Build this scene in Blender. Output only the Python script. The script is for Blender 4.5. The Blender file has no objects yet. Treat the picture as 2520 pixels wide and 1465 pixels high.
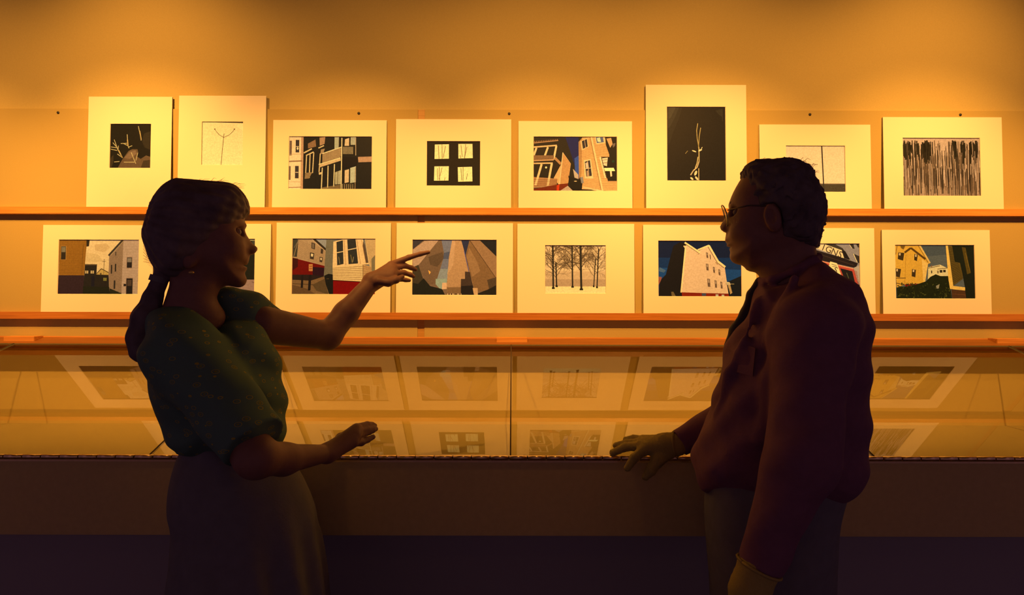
import bpy, bmesh, math, random
import numpy as np
from mathutils import Vector, Matrix

# ------------------------------------------------------------------ camera, world, lights, exposure
scene = bpy.context.scene
COL = scene.collection
F_PX, CX, HZ, CAMZ = 1360.0, 1260.0, 740.0, 1.42      # focal length / principal point in 2520x1465 px

cam_data = bpy.data.cameras.new('camera')
cam_data.sensor_fit = 'HORIZONTAL'
cam_data.sensor_width = 36.0
cam_data.lens = 36.0 * F_PX / 2520.0
cam_data.shift_y = (HZ - 732.5) / 2520.0
cam_data.clip_start = 0.05
cam = bpy.data.objects.new('camera', cam_data)
cam.location = (0, 0, CAMZ)
cam.rotation_euler = (math.radians(90), math.radians(-0.14), 0)
COL.objects.link(cam)
scene.camera = cam

world = bpy.data.worlds.new('dim_room')
scene.world = world
world.use_nodes = True
bg = world.node_tree.nodes['Background']
bg.inputs['Color'].default_value = (0.112, 0.050, 0.080, 1)
bg.inputs['Strength'].default_value = 1.0

LIGHT = (1.0, 0.43, 0.085)
def spot(x, y, z, tx, tz, power, size, blend, ty=2.267, radius=0.02):
    l = bpy.data.lights.new('track_or_spill_spot', 'SPOT')
    l.energy = power
    l.color = LIGHT
    l.spot_size = math.radians(size)
    l.spot_blend = blend
    l.shadow_soft_size = radius
    o = bpy.data.objects.new('track_or_spill_spot', l)
    o.location = (x, y, z)
    o.rotation_euler = (Vector((tx, ty, tz)) - Vector((x, y, z))).to_track_quat('-Z', 'Y').to_euler()
    COL.objects.link(o)
    return o
# gallery track above the visitors, aimed at the print wall
SPOTS = [(-2.35, -2.35, 1.46, 108), (-1.52, -1.52, 1.52, 122), (-0.66, -0.66, 1.42, 110), (0.10, 0.10, 1.44, 102),
         (0.80, 0.78, 1.50, 114), (1.70, 1.70, 1.48, 120), (2.60, 2.55, 1.42, 72)]
for sx, tx, tz, pw in SPOTS:
    spot(sx, 1.25, 2.75, tx, tz, pw * 1.04, 68, 1.0)          # the beam of each lamp
for sx, pw in ((-2.45, 23), (-1.50, 42), (-0.6, 14), (0.10, 25), (0.82, 27), (1.70, 41)):
    spot(sx, 1.45, 2.72, sx, 2.14, pw, 104, 1.0)       # wide spots added to stand in for the lamps' spill up the wall
# a weak lamp elsewhere in the room, behind the photographer
rl = bpy.data.lights.new('room_lamp', 'POINT')
rl.energy = 0.45
rl.color = (1.0, 0.45, 0.12)
rl.shadow_soft_size = 0.06
ro = bpy.data.objects.new('room_lamp', rl)
ro.location = (0.0, -0.15, 1.95)
COL.objects.link(ro)

vs = scene.view_settings
vs.view_transform = 'Standard'
vs.look = 'None'
vs.exposure = 0.0
vs.gamma = 1.0
vs.use_curve_mapping = False

# ------------------------------------------------------------------ helpers
random.seed(4)
RNG = np.random.RandomState(7)

def lin(c):
    out = []
    for v in c:
        v = v / 255.0
        out.append(v / 12.92 if v <= 0.04045 else ((v + 0.055) / 1.055) ** 2.4)
    return out

def tag(o, label=None, cat=None, group=None, kind=None):
    if label: o['label'] = label
    if cat: o['category'] = cat
    if group: o['group'] = group
    if kind: o['kind'] = kind
    return o

def empty(name, loc=(0, 0, 0), rz=0.0):
    o = bpy.data.objects.new(name, None)
    o.location = loc
    o.rotation_euler = (0, 0, rz)
    o.empty_display_size = 0.1
    COL.objects.link(o)
    return o

def link_mesh(name, me, mat=None, parent=None):
    o = bpy.data.objects.new(name, me)
    COL.objects.link(o)
    if mat is not None and not me.materials:
        me.materials.append(mat)
    if parent is not None:
        o.parent = parent
    return o

def bm_obj(name, bm, mat, parent=None, smooth=False):
    me = bpy.data.meshes.new(name)
    bmesh.ops.recalc_face_normals(bm, faces=bm.faces)
    bm.to_mesh(me)
    bm.free()
    if smooth:
        me.polygons.foreach_set('use_smooth', [True] * len(me.polygons))
    return link_mesh(name, me, mat, parent)

def add_box(bm, x0, x1, y0, y1, z0, z1, bevel=0.0):
    r = bmesh.ops.create_cube(bm, size=1.0)
    vsx = r['verts']
    for v in vsx:
        v.co = Vector(((x0 + x1) / 2 + v.co.x * (x1 - x0), (y0 + y1) / 2 + v.co.y * (y1 - y0), (z0 + z1) / 2 + v.co.z * (z1 - z0)))
    if bevel > 0:
        es = list({e for v in vsx for e in v.link_edges})
        bmesh.ops.bevel(bm, geom=es, offset=bevel, segments=2, affect='EDGES')

def add_prism(bm, poly_yz, x0, x1):
    a = [bm.verts.new((x0, y, z)) for y, z in poly_yz]
    b = [bm.verts.new((x1, y, z)) for y, z in poly_yz]
    n = len(a)
    bm.faces.new(a)
    bm.faces.new(b[::-1])
    for i in range(n):
        j = (i + 1) % n
        bm.faces.new((a[i], b[i], b[j], a[j]))

def add_tube(bm, pts, rad, seg=6):
    rings = []
    pts = [Vector(p) for p in pts]
    for i, p in enumerate(pts):
        t = (pts[min(i + 1, len(pts) - 1)] - pts[max(i - 1, 0)]).normalized()
        u = t.orthogonal().normalized() if i == 0 else (up - t * up.dot(t)).normalized()
        up = u
        w = t.cross(u)
        r = rad[i] if hasattr(rad, '__len__') else rad
        rings.append([bm.verts.new(p + (u * math.cos(k * 2 * math.pi / seg) + w * math.sin(k * 2 * math.pi / seg)) * r) for k in range(seg)])
    for i in range(len(rings) - 1):
        for k in range(seg):
            bm.faces.new((rings[i][k], rings[i][(k + 1) % seg], rings[i + 1][(k + 1) % seg], rings[i + 1][k]))
    bm.faces.new(rings[0][::-1])
    bm.faces.new(rings[-1])

# ---- materials
def new_mat(name):
    m = bpy.data.materials.new(name)
    m.use_nodes = True
    nt = m.node_tree
    b = nt.nodes['Principled BSDF']
    return m, nt, b

def mat_plain(name, col, rough=0.6, spec=0.3, noise=0.0, nscale=40.0, bump=0.0, bscale=120.0, metal=0.0):
    m, nt, b = new_mat(name)
    b.inputs['Roughness'].default_value = rough
    b.inputs['Specular IOR Level'].default_value = spec
    b.inputs['Metallic'].default_value = metal
    b.inputs['Base Color'].default_value = (*col, 1)
    tc = nt.nodes.new('ShaderNodeTexCoord')
    if noise > 0:
        n = nt.nodes.new('ShaderNodeTexNoise')
        n.inputs['Scale'].default_value = nscale
        n.inputs['Detail'].default_value = 5
        nt.links.new(tc.outputs['Object'], n.inputs['Vector'])
        r = nt.nodes.new('ShaderNodeValToRGB')
        r.color_ramp.elements[0].position = 0.3
        r.color_ramp.elements[1].position = 0.7
        r.color_ramp.elements[0].color = (*[c * (1 - noise) for c in col], 1)
        r.color_ramp.elements[1].color = (*[min(1, c * (1 + noise)) for c in col], 1)
        nt.links.new(n.outputs['Fac'], r.inputs['Fac'])
        nt.links.new(r.outputs['Color'], b.inputs['Base Color'])
    if bump > 0:
        n2 = nt.nodes.new('ShaderNodeTexNoise')
        n2.inputs['Scale'].default_value = bscale
        n2.inputs['Detail'].default_value = 3
        nt.links.new(tc.outputs['Object'], n2.inputs['Vector'])
        bp = nt.nodes.new('ShaderNodeBump')
        bp.inputs['Strength'].default_value = bump
        bp.inputs['Distance'].default_value = 0.002
        nt.links.new(n2.outputs['Fac'], bp.inputs['Height'])
        nt.links.new(bp.outputs['Normal'], b.inputs['Normal'])
    return m

def mat_wood(name, c0, c1):
    m, nt, b = new_mat(name)
    b.inputs['Roughness'].default_value = 0.45
    b.inputs['Specular IOR Level'].default_value = 0.35
    tc = nt.nodes.new('ShaderNodeTexCoord')
    mp = nt.nodes.new('ShaderNodeMapping')
    mp.inputs['Scale'].default_value = (1.6, 40, 55)
    nt.links.new(tc.outputs['Object'], mp.inputs['Vector'])
    n = nt.nodes.new('ShaderNodeTexNoise')
    n.inputs['Scale'].default_value = 2.2
    n.inputs['Detail'].default_value = 7
    n.inputs['Distortion'].default_value = 1.2
    nt.links.new(mp.outputs['Vector'], n.inputs['Vector'])
    r = nt.nodes.new('ShaderNodeValToRGB')
    r.color_ramp.elements[0].position = 0.35
    r.color_ramp.elements[1].position = 0.65
    r.color_ramp.elements[0].color = (*c0, 1)
    r.color_ramp.elements[1].color = (*c1, 1)
    nt.links.new(n.outputs['Fac'], r.inputs['Fac'])
    nt.links.new(r.outputs['Color'], b.inputs['Base Color'])
    return m

M = {}
M['wall'] = mat_plain('wall_paint', (0.52, 0.43, 0.175), 0.85, 0.15, 0.035, 260, 0.25, 320)
M['panel'] = mat_plain('panel_fabric', (0.46, 0.37, 0.14), 0.9, 0.1, 0.03, 300, 0.25, 420)
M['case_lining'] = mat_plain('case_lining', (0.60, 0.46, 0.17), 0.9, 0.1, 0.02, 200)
M['wood'] = mat_wood('oak', (0.56, 0.24, 0.042), (0.72, 0.34, 0.07))
M['wood_red'] = mat_wood('red_oak', (0.40, 0.145, 0.02), (0.54, 0.215, 0.035))
M['batten'] = mat_wood('batten_wood', (0.42, 0.24, 0.06), (0.50, 0.29, 0.075))
M['floor_lining'] = mat_plain('shaded_case_lining', (0.30, 0.24, 0.09), 0.9, 0.1, 0.02, 200)  # darker copy of the case lining, the floor's weaker light put into its colour
M['wood_dark'] = mat_wood('stained_oak', (0.20, 0.075, 0.014), (0.27, 0.108, 0.022))
M['screw'] = mat_plain('black_screw', (0.02, 0.02, 0.02), 0.5, 0.4)
M['mat_board'] = mat_plain('mat_board', (0.86, 0.82, 0.68), 0.9, 0.1, 0.02, 500)
M['backing'] = mat_plain('backing_board', (0.30, 0.27, 0.22), 0.9, 0.1)
M['fascia'] = mat_plain('case_front_laminate', (0.62, 0.50, 0.21), 0.7, 0.15, 0.04, 60)
M['plinth'] = mat_plain('dark_plinth', (0.38, 0.37, 0.38), 0.9, 0.05)
M['floor'] = mat_plain('dark_carpet', (0.12, 0.11, 0.12), 0.95, 0.05, 0.1, 200)
M['ceiling'] = mat_plain('dark_ceiling', (0.20, 0.18, 0.17), 0.9, 0.05)
M['brass'] = mat_plain('brass_hinge', (0.95, 0.72, 0.38), 0.28, 0.5, 0.06, 90, 0, 1, 1.0)
M['gasket'] = mat_plain('dark_seam', (0.05, 0.035, 0.02), 0.7, 0.2)
M['glass_edge'] = mat_plain('glass_edge', (0.35, 0.40, 0.33), 0.2, 0.5)

def mat_glass():
    m = bpy.data.materials.new('thin_glass')
    m.use_nodes = True
    nt = m.node_tree
    nt.nodes.clear()
    out = nt.nodes.new('ShaderNodeOutputMaterial')
    mix = nt.nodes.new('ShaderNodeMixShader')
    fr = nt.nodes.new('ShaderNodeFresnel')
    fr.inputs['IOR'].default_value = 1.85
    tr = nt.nodes.new('ShaderNodeBsdfTransparent')
    tr.inputs['Color'].default_value = (0.95, 0.97, 0.94, 1)
    gl = nt.nodes.new('ShaderNodeBsdfGlossy')
    gl.inputs['Roughness'].default_value = 0.0
    nt.links.new(fr.outputs['Fac'], mix.inputs['Fac'])
    nt.links.new(tr.outputs['BSDF'], mix.inputs[1])
    nt.links.new(gl.outputs['BSDF'], mix.inputs[2])
    nt.links.new(mix.outputs['Shader'], out.inputs['Surface'])
    m2 = bpy.data.materials.new('glass_underside')
    m2.use_nodes = True
    nt = m2.node_tree
    nt.nodes.clear()
    out = nt.nodes.new('ShaderNodeOutputMaterial')
    tr = nt.nodes.new('ShaderNodeBsdfTransparent')
    tr.inputs['Color'].default_value = (0.98, 0.99, 0.97, 1)
    nt.links.new(tr.outputs['BSDF'], out.inputs['Surface'])
    return m, m2
M['glass'], M['glass_under'] = mat_glass()

# ------------------------------------------------------------------ the room
DW = 2.267                      # front face of the display panels
SW = F_PX / DW                  # 600 px per metre there
def wx(x): return (x - CX) / SW
def wz(y): return CAMZ - (y - HZ) / SW

bm = bmesh.new(); add_box(bm, -5.0, 5.0, DW + 0.008, DW + 0.15, 0.0, 3.2)
tag(bm_obj('wall_back', bm, M['wall']), 'tan painted gallery wall above the rows of prints', 'wall', kind='structure')
bm = bmesh.new(); add_box(bm, -5.0, 5.0, -3.5, DW + 0.15, -0.05, 0.0)
tag(bm_obj('floor', bm, M['floor']), 'dark carpeted gallery floor', 'floor', kind='structure')
bm = bmesh.new(); add_box(bm, -5.0, 5.0, -3.5, DW + 0.15, 3.2, 3.25)
tag(bm_obj('ceiling', bm, M['ceiling']), 'dark gallery ceiling', 'ceiling', kind='structure')

# backing panels behind the prints
PT = wz(270)
seams = [-430, 1036, 2640]
edges = [-1700] + seams + [3900]
screw_me = None
plabels = ['tan backing panel at the far left end of the wall', 'tan backing panel left of the orange wood strip, behind the plant prints',
           'tan backing panel right of the orange wood strip, behind the clapboard prints', 'tan backing panel at the far right end of the wall']
for i in range(4):
    x0 = wx(edges[i]) + (0.014 if i else 0); x1 = wx(edges[i + 1]) - (0.014 if i < 3 else 0)
    t = empty('backing_panel', ((x0 + x1) / 2, DW, 0.9))
    tag(t, plabels[i], 'panel', 'panels on the wall')
    bm = bmesh.new(); add_box(bm, x0 - t.location.x, x1 - t.location.x, 0.0, 0.0078, 0.0, PT - 0.9, 0.001)
    bm_obj('board', bm, M['panel'], t)
    for sx in range(142 - 370 * 6, 3900, 370):
        X = wx(sx)
        if x0 + 0.02 < X < x1 - 0.02 and -2.6 < X < 2.6:
            if screw_me is None:
                bm = bmesh.new()
                bmesh.ops.create_uvsphere(bm, u_segments=10, v_segments=6, radius=0.0058)
                for v in bm.verts: v.co.y *= 0.5
                screw_me = bpy.data.meshes.new('screw'); bm.to_mesh(screw_me); bm.free()
                screw_me.materials.append(M['screw'])
            s = link_mesh('screw', screw_me, None, t)
            s.location = (X - t.location.x, -0.0005, wz(280) - 0.9)
for k, sx in enumerate(seams):
    bm = bmesh.new(); add_box(bm, wx(sx) - 0.0138, wx(sx) + 0.0138, DW + 0.003, DW + 0.0079, 0.95, PT)
    tag(bm_obj('wood_batten', bm, M['batten']), ['narrow orange wood strip beyond the left end of the ledges', 'narrow vertical orange wood strip above the four-pane window print',
        'narrow orange wood strip beyond the right end of the ledges'][k], 'batten', 'wood strips between panels')

# picture ledges
def ledge(y_px, face_px, label, wood):
    yf = DW - 0.024
    z = CAMZ - (y_px - HZ) * yf / F_PX
    th = face_px * yf / F_PX
    t = empty('picture_ledge', (0, DW, z - th))
    tag(t, label, 'ledge', 'wooden picture ledges')
    bm = bmesh.new(); add_box(bm, -4.2, 4.2, -0.0185, -0.0004, 0.0, th - 0.0015, 0.0)
    bm_obj('shelf_board', bm, wood, t)
    bm = bmesh.new(); add_box(bm, -4.2, 4.2, -0.024, -0.0187, 0.0, th, 0.0012)
    bm_obj('front_strip', bm, wood, t)
    return z
ZU = ledge(511.5, 18, 'upper oak picture ledge carrying the higher row of matted prints', M['wood'])
ZL = ledge(770.5, 18, 'lower oak picture ledge carrying the bottom row of matted prints', M['wood_red'])

# ------------------------------------------------------------------ glass-topped display case
ALPHA = math.radians(19.5)
TA = math.tan(ALPHA)
ZO = wz(827)
def gz(d): return ZO - (DW - d) * TA           # glass plane
DF = 1.487
ZF = gz(DF)
case = empty('display_case', (0, DF, 0.0))
tag(case, 'long sloping glass-topped display case below the picture ledges', 'display case')
def cbox(name, x0, x1, y0, y1, z0, z1, mat, bev=0.0):
    bm = bmesh.new(); add_box(bm, x0, x1, y0 - DF, y1 - DF, z0, z1, bev)
    return bm_obj(name, bm, mat, case)
ZB = CAMZ - (1320 - HZ) * DF / F_PX
ZIN = CAMZ - (1045 - HZ) * (DW - 0.01) / F_PX
XW = 2.9
cbox('front_panel', -XW, XW, DF, DF + 0.018, ZB, ZF - 0.007, M['fascia'], 0.002)
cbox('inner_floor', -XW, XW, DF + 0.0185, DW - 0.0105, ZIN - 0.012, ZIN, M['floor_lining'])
cbox('underside', -XW, XW, DF + 0.0185, DW - 0.0105, ZB, ZB + 0.012, M['plinth'])
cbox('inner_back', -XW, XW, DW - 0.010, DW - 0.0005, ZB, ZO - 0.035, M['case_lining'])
for s in (-1, 1):
    bm = bmesh.new()
    add_prism(bm, [(0.0, ZB), (DW - DF - 0.001, ZB), (DW - DF - 0.001, ZO - 0.012), (0.0, ZF - 0.012)], s * XW, s * (XW + 0.02))
    bm_obj('end_panel', bm, M['fascia'], case)
cbox('plinth', -XW + 0.1, XW - 0.1, DF + 0.22, DW - 0.02, 0.0, ZB - 0.001, M['plinth'])
# back rail: sloping oak moulding
RF = DW - 0.078
bm = bmesh.new()
zt = wz(832)
add_prism(bm, [(DW - DF - 0.0008, zt), (RF - DF, gz(RF) - 0.004), (RF - DF, gz(RF) - 0.012), (RF - DF + 0.006, gz(RF) - 0.022), (DW - DF - 0.0008, zt - 0.034)], -XW, XW)
bm_obj('back_rail', bm, M['wood_dark'], case)
bm = bmesh.new(); add_box(bm, -XW, XW, DW - DF - 0.006, DW - DF - 0.001, zt - 0.004, zt + 0.003, 0.001)
bm_obj('rail_bead', bm, M['wood'], case)
# glass lids, seams between them, catch blocks on the rail
seam_x = [-2.85, -1.97, -0.978, -0.003, 0.98, 1.965, 2.85]
G0, G1 = DF + 0.004, RF - 0.004
for i in range(len(seam_x) - 1):
    x0, x1 = seam_x[i] + 0.0022, seam_x[i + 1] - 0.0022
    bm = bmesh.new()
    nrm = Vector((0, -math.sin(ALPHA), math.cos(ALPHA)))
    c = [Vector((x0, G0 - DF, gz(G0))), Vector((x1, G0 - DF, gz(G0))), Vector((x1, G1 - DF, gz(G1))), Vector((x0, G1 - DF, gz(G1)))]
    a = [bm.verts.new(p) for p in c]; b = [bm.verts.new(p - nrm * 0.005) for p in c]
    f = bm.faces.new(a); f.material_index = 0
    f = bm.faces.new(b[::-1]); f.material_index = 1
    for k in range(4):
        f = bm.faces.new((a[k], b[k], b[(k + 1) % 4], a[(k + 1) % 4])); f.material_index = 2
    me = bpy.data.meshes.new('glass_pane'); bmesh.ops.recalc_face_normals(bm, faces=bm.faces); bm.to_mesh(me); bm.free()
    for mm in (M['glass'], M['glass_under'], M['glass_edge']): me.materials.append(mm)
    g = link_mesh('glass_pane', me, None, case)
for sx in seam_x[1:-1]:
    bm = bmesh.new()
    add_prism(bm, [(G0 - DF, gz(G0) + 0.0008), (G1 - DF, gz(G1) + 0.0008), (G1 - DF, gz(G1) - 0.005), (G0 - DF, gz(G0) - 0.005)], sx - 0.002, sx + 0.002)
    bm_obj('pane_seam', bm, M['gasket'], case)
for sx in (-1.98, 0.0, 2.01):
    bm = bmesh.new(); add_box(bm, sx - 0.062, sx + 0.062, RF + 0.030 - DF, DW - DF - 0.002, gz(RF) + 0.003, zt + 0.0045, 0.0015)
    bm_obj('catch_block', bm, M['wood'], case)
# piano hinge along the front edge: one knuckle after another
bm = bmesh.new()
bmesh.ops.create_cone(bm, cap_ends=True, segments=12, radius1=0.0062, radius2=0.0062, depth=0.0475, matrix=Matrix.Rotation(math.radians(90), 4, 'Y'))
kme = bpy.data.meshes.new('hinge_knuckle'); bm.to_mesh(kme); bm.free()
kme.materials.append(M['brass'])
kme.polygons.foreach_set('use_smooth', [len(p.vertices) == 4 for p in kme.polygons])
pitch = 0.0503
for i in range(-34, 35):
    k = link_mesh('hinge_knuckle', kme, None, case)
    k.location = ((i + 0.35) * pitch, 0.002, ZF - 0.0025)
bm = bmesh.new(); add_tube(bm, [(-XW, 0.002, ZF - 0.0025), (XW, 0.002, ZF - 0.0025)], 0.0032, 8)
bm_obj('hinge_pin', bm, M['gasket'], case)
bm = bmesh.new(); add_box(bm, -XW, XW, -0.0022, -0.0002, ZF - 0.014, ZF - 0.0088)
bm_obj('hinge_leaf', bm, M['brass'], case)

# ------------------------------------------------------------------ matted photographs
def mat_print():
    m, nt, b = new_mat('photographic_print')
    b.inputs['Roughness'].default_value = 0.5
    b.inputs['Specular IOR Level'].default_value = 0.12
    at = nt.nodes.new('ShaderNodeAttribute')
    at.attribute_name = 'ink'
    tc = nt.nodes.new('ShaderNodeTexCoord')
    n = nt.nodes.new('ShaderNodeTexNoise')
    n.inputs['Scale'].default_value = 180
    n.inputs['Detail'].default_value = 4
    nt.links.new(tc.outputs['Object'], n.inputs['Vector'])
    mr = nt.nodes.new('ShaderNodeMapRange')
    mr.inputs['To Min'].default_value = 0.70
    mr.inputs['To Max'].default_value = 1.30
    nt.links.new(n.outputs['Fac'], mr.inputs['Value'])
    mx = nt.nodes.new('ShaderNodeMix')
    mx.data_type = 'RGBA'
    mx.blend_type = 'MULTIPLY'
    mx.inputs['Factor'].default_value = 1.0
    nt.links.new(at.outputs['Color'], mx.inputs[6])
    nt.links.new(mr.outputs['Result'], mx.inputs[7])
    nt.links.new(mx.outputs[2], b.inputs['Base Color'])
    return m
M['print'] = mat_print()

ZT = {'5': (200, 220, 500 / 2289), '6': (660, 280, 620 / 2520), '7': (1260, 190, 600 / 2511), '8': (1840, 260, 680 / 2520),
      'L1': (80, 530, 620 / 2520), 'L2': (660, 530, 620 / 2520), 'L3': (1260, 530, 620 / 2520), 'L4': (1960, 530, 560 / 2520)}

class Art:
    """Flat ink shapes of one photograph, in the picture's own 2-D frame."""
    def __init__(self, rect, light, bgcol):
        self.r = rect; self.L = light; self.layers = []; self.col(bgcol)
        x0, y0, x1, y1 = rect
        self.layers.append([([(x0, y0), (x1, y0), (x1, y1), (x0, y1)], self.cur)])
    def col(self, c):
        l = lin(c)
        self.cur = tuple(max(0.004, min(0.9, l[i] / self.L[i])) for i in range(3))
        return self
    def clip(self, poly):
        x0, y0, x1, y1 = self.r
        for ax, lim, sgn in ((0, x0, 1), (0, x1, -1), (1, y0, 1), (1, y1, -1)):
            out = []
            n = len(poly)
            for i in range(n):
                p, q = poly[i], poly[(i + 1) % n]
                a, b = (p[ax] - lim) * sgn, (q[ax] - lim) * sgn
                if a >= 0: out.append(p)
                if (a >= 0) != (b >= 0):
                    t = a / (a - b)
                    out.append((p[0] + (q[0] - p[0]) * t, p[1] + (q[1] - p[1]) * t))
            poly = out
            if len(poly) < 3: return None
        return poly
    def new(self): self.layers.append([]); return self
    def poly(self, pts, c=None, new=True):
        if c: self.col(c)
        if new: self.new()
        p = self.clip(list(pts))
        if p: self.layers[-1].append((p, self.cur))
        return self
    def box(self, x0, y0, x1, y1, c=None, new=True): return self.poly([(x0, y0), (x1, y0), (x1, y1), (x0, y1)], c, new)
    def line(self, pts, w, c=None, new=True):
        if c: self.col(c)
        if new: self.new()
        for (a, b), (p, q) in zip(pts[:-1], pts[1:]):
            l = math.hypot(p - a, q - b) or 1
            nx, ny = -(q - b) / l * w / 2, (p - a) / l * w / 2
            self.poly([(a + nx, b + ny), (p + nx, q + ny), (p - nx, q - ny), (a - nx, b - ny)], None, False)
        return self
    def dot(self, x, y, rx, ry=None, ang=0, c=None, new=True):
        ry = ry or rx
        ca, sa = math.cos(ang), math.sin(ang)
        return self.poly([(x + rx * math.cos(t) * ca - ry * math.sin(t) * sa, y + rx * math.cos(t) * sa + ry * math.sin(t) * ca)
                          for t in [k * math.pi / 5 for k in range(10)]], c, new)
    def siding(self, x0, y0, x1, y1, x2, y2, x3, y3, n, w, c):
        """n thin lines between the left edge (x0,y0)-(x1,y1) and the right edge (x2,y2)-(x3,y3)"""
        self.new()
        for i in range(1, n):
            t = i / n
            self.line([(x0 + (x1 - x0) * t, y0 + (y1 - y0) * t), (x2 + (x3 - x2) * t, y2 + (y3 - y2) * t)], w, c, False)
        return self
    def text(self, s, cx, cy, h, ang, c):
        self.col(c); self.new()
        cu = bpy.data.curves.new('t', 'FONT'); cu.body = s; cu.align_x = 'CENTER'; cu.align_y = 'CENTER'
        cu.resolution_u = 3
        o = bpy.data.objects.new('t', cu); COL.objects.link(o)
        me = o.to_mesh()
        k = h / 0.7
        ca, sa = math.cos(ang), math.sin(ang)
        for p in me.polygons:
            pts = []
            for vi in p.vertices:
                v = me.vertices[vi].co
                X, Y = v.x * k, -v.y * k
                pts.append((cx + X * ca - Y * sa, cy + X * sa + Y * ca))
            self.poly(pts, None, False)
        o.to_mesh_clear()
        bpy.data.objects.remove(o); bpy.data.curves.remove(cu)
        return self

LU = (1.65, 0.72, 0.15)
LL = (1.38, 0.57, 0.125)
arts = {}
def R(z, x0, y0, x1, y1): return (x0, y0, x1, y1)

# upper row -------------------------------------------------------
a = Art((312, 392, 775, 897), LU, (30, 22, 8)); arts['T1'] = a
a.poly([(690, 500), (775, 470), (775, 690), (700, 660), (670, 590)], (52, 36, 14))
a.poly([(400, 897), (450, 800), (520, 700), (560, 680), (620, 680), (630, 720), (610, 760), (660, 790), (720, 750), (775, 770), (775, 897)], (105, 68, 30))
a.poly([(470, 780), (530, 710), (600, 690), (612, 730), (540, 790)], (130, 86, 42)).poly([(660, 897), (690, 810), (775, 800), (775, 897)], (70, 46, 18))
a.poly([(312, 790), (350, 745), (352, 820), (330, 897), (312, 897)], (62, 42, 16))
tw = (190, 145, 68)
for p in ([(355, 570), (400, 690), (455, 780)], [(320, 680), (390, 695)], [(500, 510), (512, 640), (450, 610)], [(512, 640), (525, 670)], [(625, 415), (660, 580)],
          [(320, 655), (395, 665)], [(395, 735), (450, 775)], [(470, 828), (590, 828)], [(550, 715), (605, 845)], [(625, 720), (605, 810)], [(340, 605), (380, 650)],
          [(430, 615), (500, 612)], [(360, 826), (420, 820)], [(520, 655), (560, 640)], [(405, 640), (400, 700)]):
    a.line(p, 8, tw, False)
for p in ([(505, 570), (512, 640)], [(405, 690), (452, 778)], [(640, 470), (660, 570)]): a.line(p, 13, (215, 150, 60), False)

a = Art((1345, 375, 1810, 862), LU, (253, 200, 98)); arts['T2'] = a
a.poly([(1345, 375), (1810, 375), (1810, 388), (1345, 379)], (80, 40, 18)).line([(1347, 375), (1347, 862)], 5, (190, 120, 55))
a.poly([(1700, 400), (1810, 390), (1810, 480)], (255, 222, 128))  # bright highlight on the pale ground, drawn in as ink colour
sk = (120, 62, 25)
a.line([(1565, 862), (1572, 740), (1588, 550), (1592, 505)], 6, sk).line([(1588, 550), (1540, 522), (1510, 490), (1487, 458)], 5, sk, False).line([(1588, 550), (1650, 522), (1685, 490), (1708, 458)], 5, sk, False)
a.dot(1487, 457, 8, c=sk).dot(1708, 457, 8, c=sk)

a = Art((203, 228, 1030, 765), LU, (30, 26, 15)); arts['T3'] = a
cr = (255, 190, 108)
a.poly([(203, 228), (340, 228), (345, 765), (195, 765)], cr).box(322, 228, 346, 765, (205, 135, 70))
a.box(268, 262, 304, 390, (60, 45, 30)).box(265, 528, 302, 654, (60, 45, 30)).box(208, 270, 230, 420, (120, 80, 45)).box(203, 530, 222, 670, (120, 80, 45))
a.box(272, 326, 300, 333, (240, 180, 100)).box(269, 590, 298, 597, (240, 180, 100)).dot(288, 350, 10, 14, c=(240, 190, 110))
a.line([(205, 482), (335, 476)], 12, (150, 95, 45)).line([(203, 748), (330, 744)], 8, (180, 115, 55)).line([(205, 410), (330, 405)], 4, (220, 155, 80)).line([(205, 690), (330, 690)], 4, (220, 155, 80))
br = (225, 170, 85)
a.line([(350, 396), (430, 352)], 14, br).line([(372, 422), (448, 385)], 12, br, False)
for p in ([(378, 425), (370, 655)], [(413, 410), (408, 650)], [(450, 390), (440, 600)]): a.line(p, 10, br, False)
a.poly([(366, 600), (440, 590), (405, 655), (362, 660)], (150, 105, 50)).poly([(390, 300), (465, 258), (472, 330), (392, 350)], (150, 95, 45)).poly([(505, 238), (562, 232), (556, 302), (508, 322)], (185, 122, 62))
a.line([(495, 345), (550, 320)], 12, br).poly([(520, 360), (560, 350), (545, 400), (515, 410)], (170, 120, 60)).line([(515, 400), (505, 590)], 10, br).poly([(500, 595), (530, 590), (528, 612), (505, 618)], br)
a.poly([(655, 232), (702, 232), (696, 350), (655, 352)], (185, 158, 92)).poly([(760, 255), (800, 240), (800, 325), (755, 325)], (232, 172, 92)).poly([(815, 235), (868, 232), (864, 312), (815, 312)], (185, 155, 92)).line([(700, 235), (698, 340)], 5, (90, 65, 35))
a.poly([(535, 402), (730, 335), (730, 442), (535, 512)], (150, 102, 48))
a.new()
for k in range(16): a.line([(545 + k * 12, 402 - k * 4.2), (545 + k * 12, 505 - k * 4.2)], 4, (205, 150, 75), False)
a.line([(535, 402), (732, 332)], 9, (240, 190, 100)).poly([(500, 515), (730, 442), (730, 470), (512, 542)], (222, 162, 82)).line([(500, 512), (730, 440)], 6, (250, 205, 115))
a.box(732, 322, 858, 412, (35, 28, 15)).new()
for k in range(8): a.line([(745 + k * 13, 332), (745 + k * 13, 406)], 6, (205, 155, 80), False)
a.poly([(715, 430), (885, 440), (880, 520), (730, 560)], (22, 18, 12))
a.poly([(665, 592), (722, 570), (722, 712), (665, 716)], (190, 155, 85)).poly([(760, 572), (802, 560), (802, 692), (760, 702)], (232, 172, 92)).poly([(815, 547), (872, 530), (872, 692), (815, 702)], (200, 172, 102)).line([(692, 580), (690, 715)], 5, (110, 80, 40))
a.poly([(890, 435), (1030, 430), (1030, 485), (895, 490)], (200, 132, 70)).poly([(528, 748), (722, 716), (727, 765), (528, 765)], (130, 92, 42))
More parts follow.
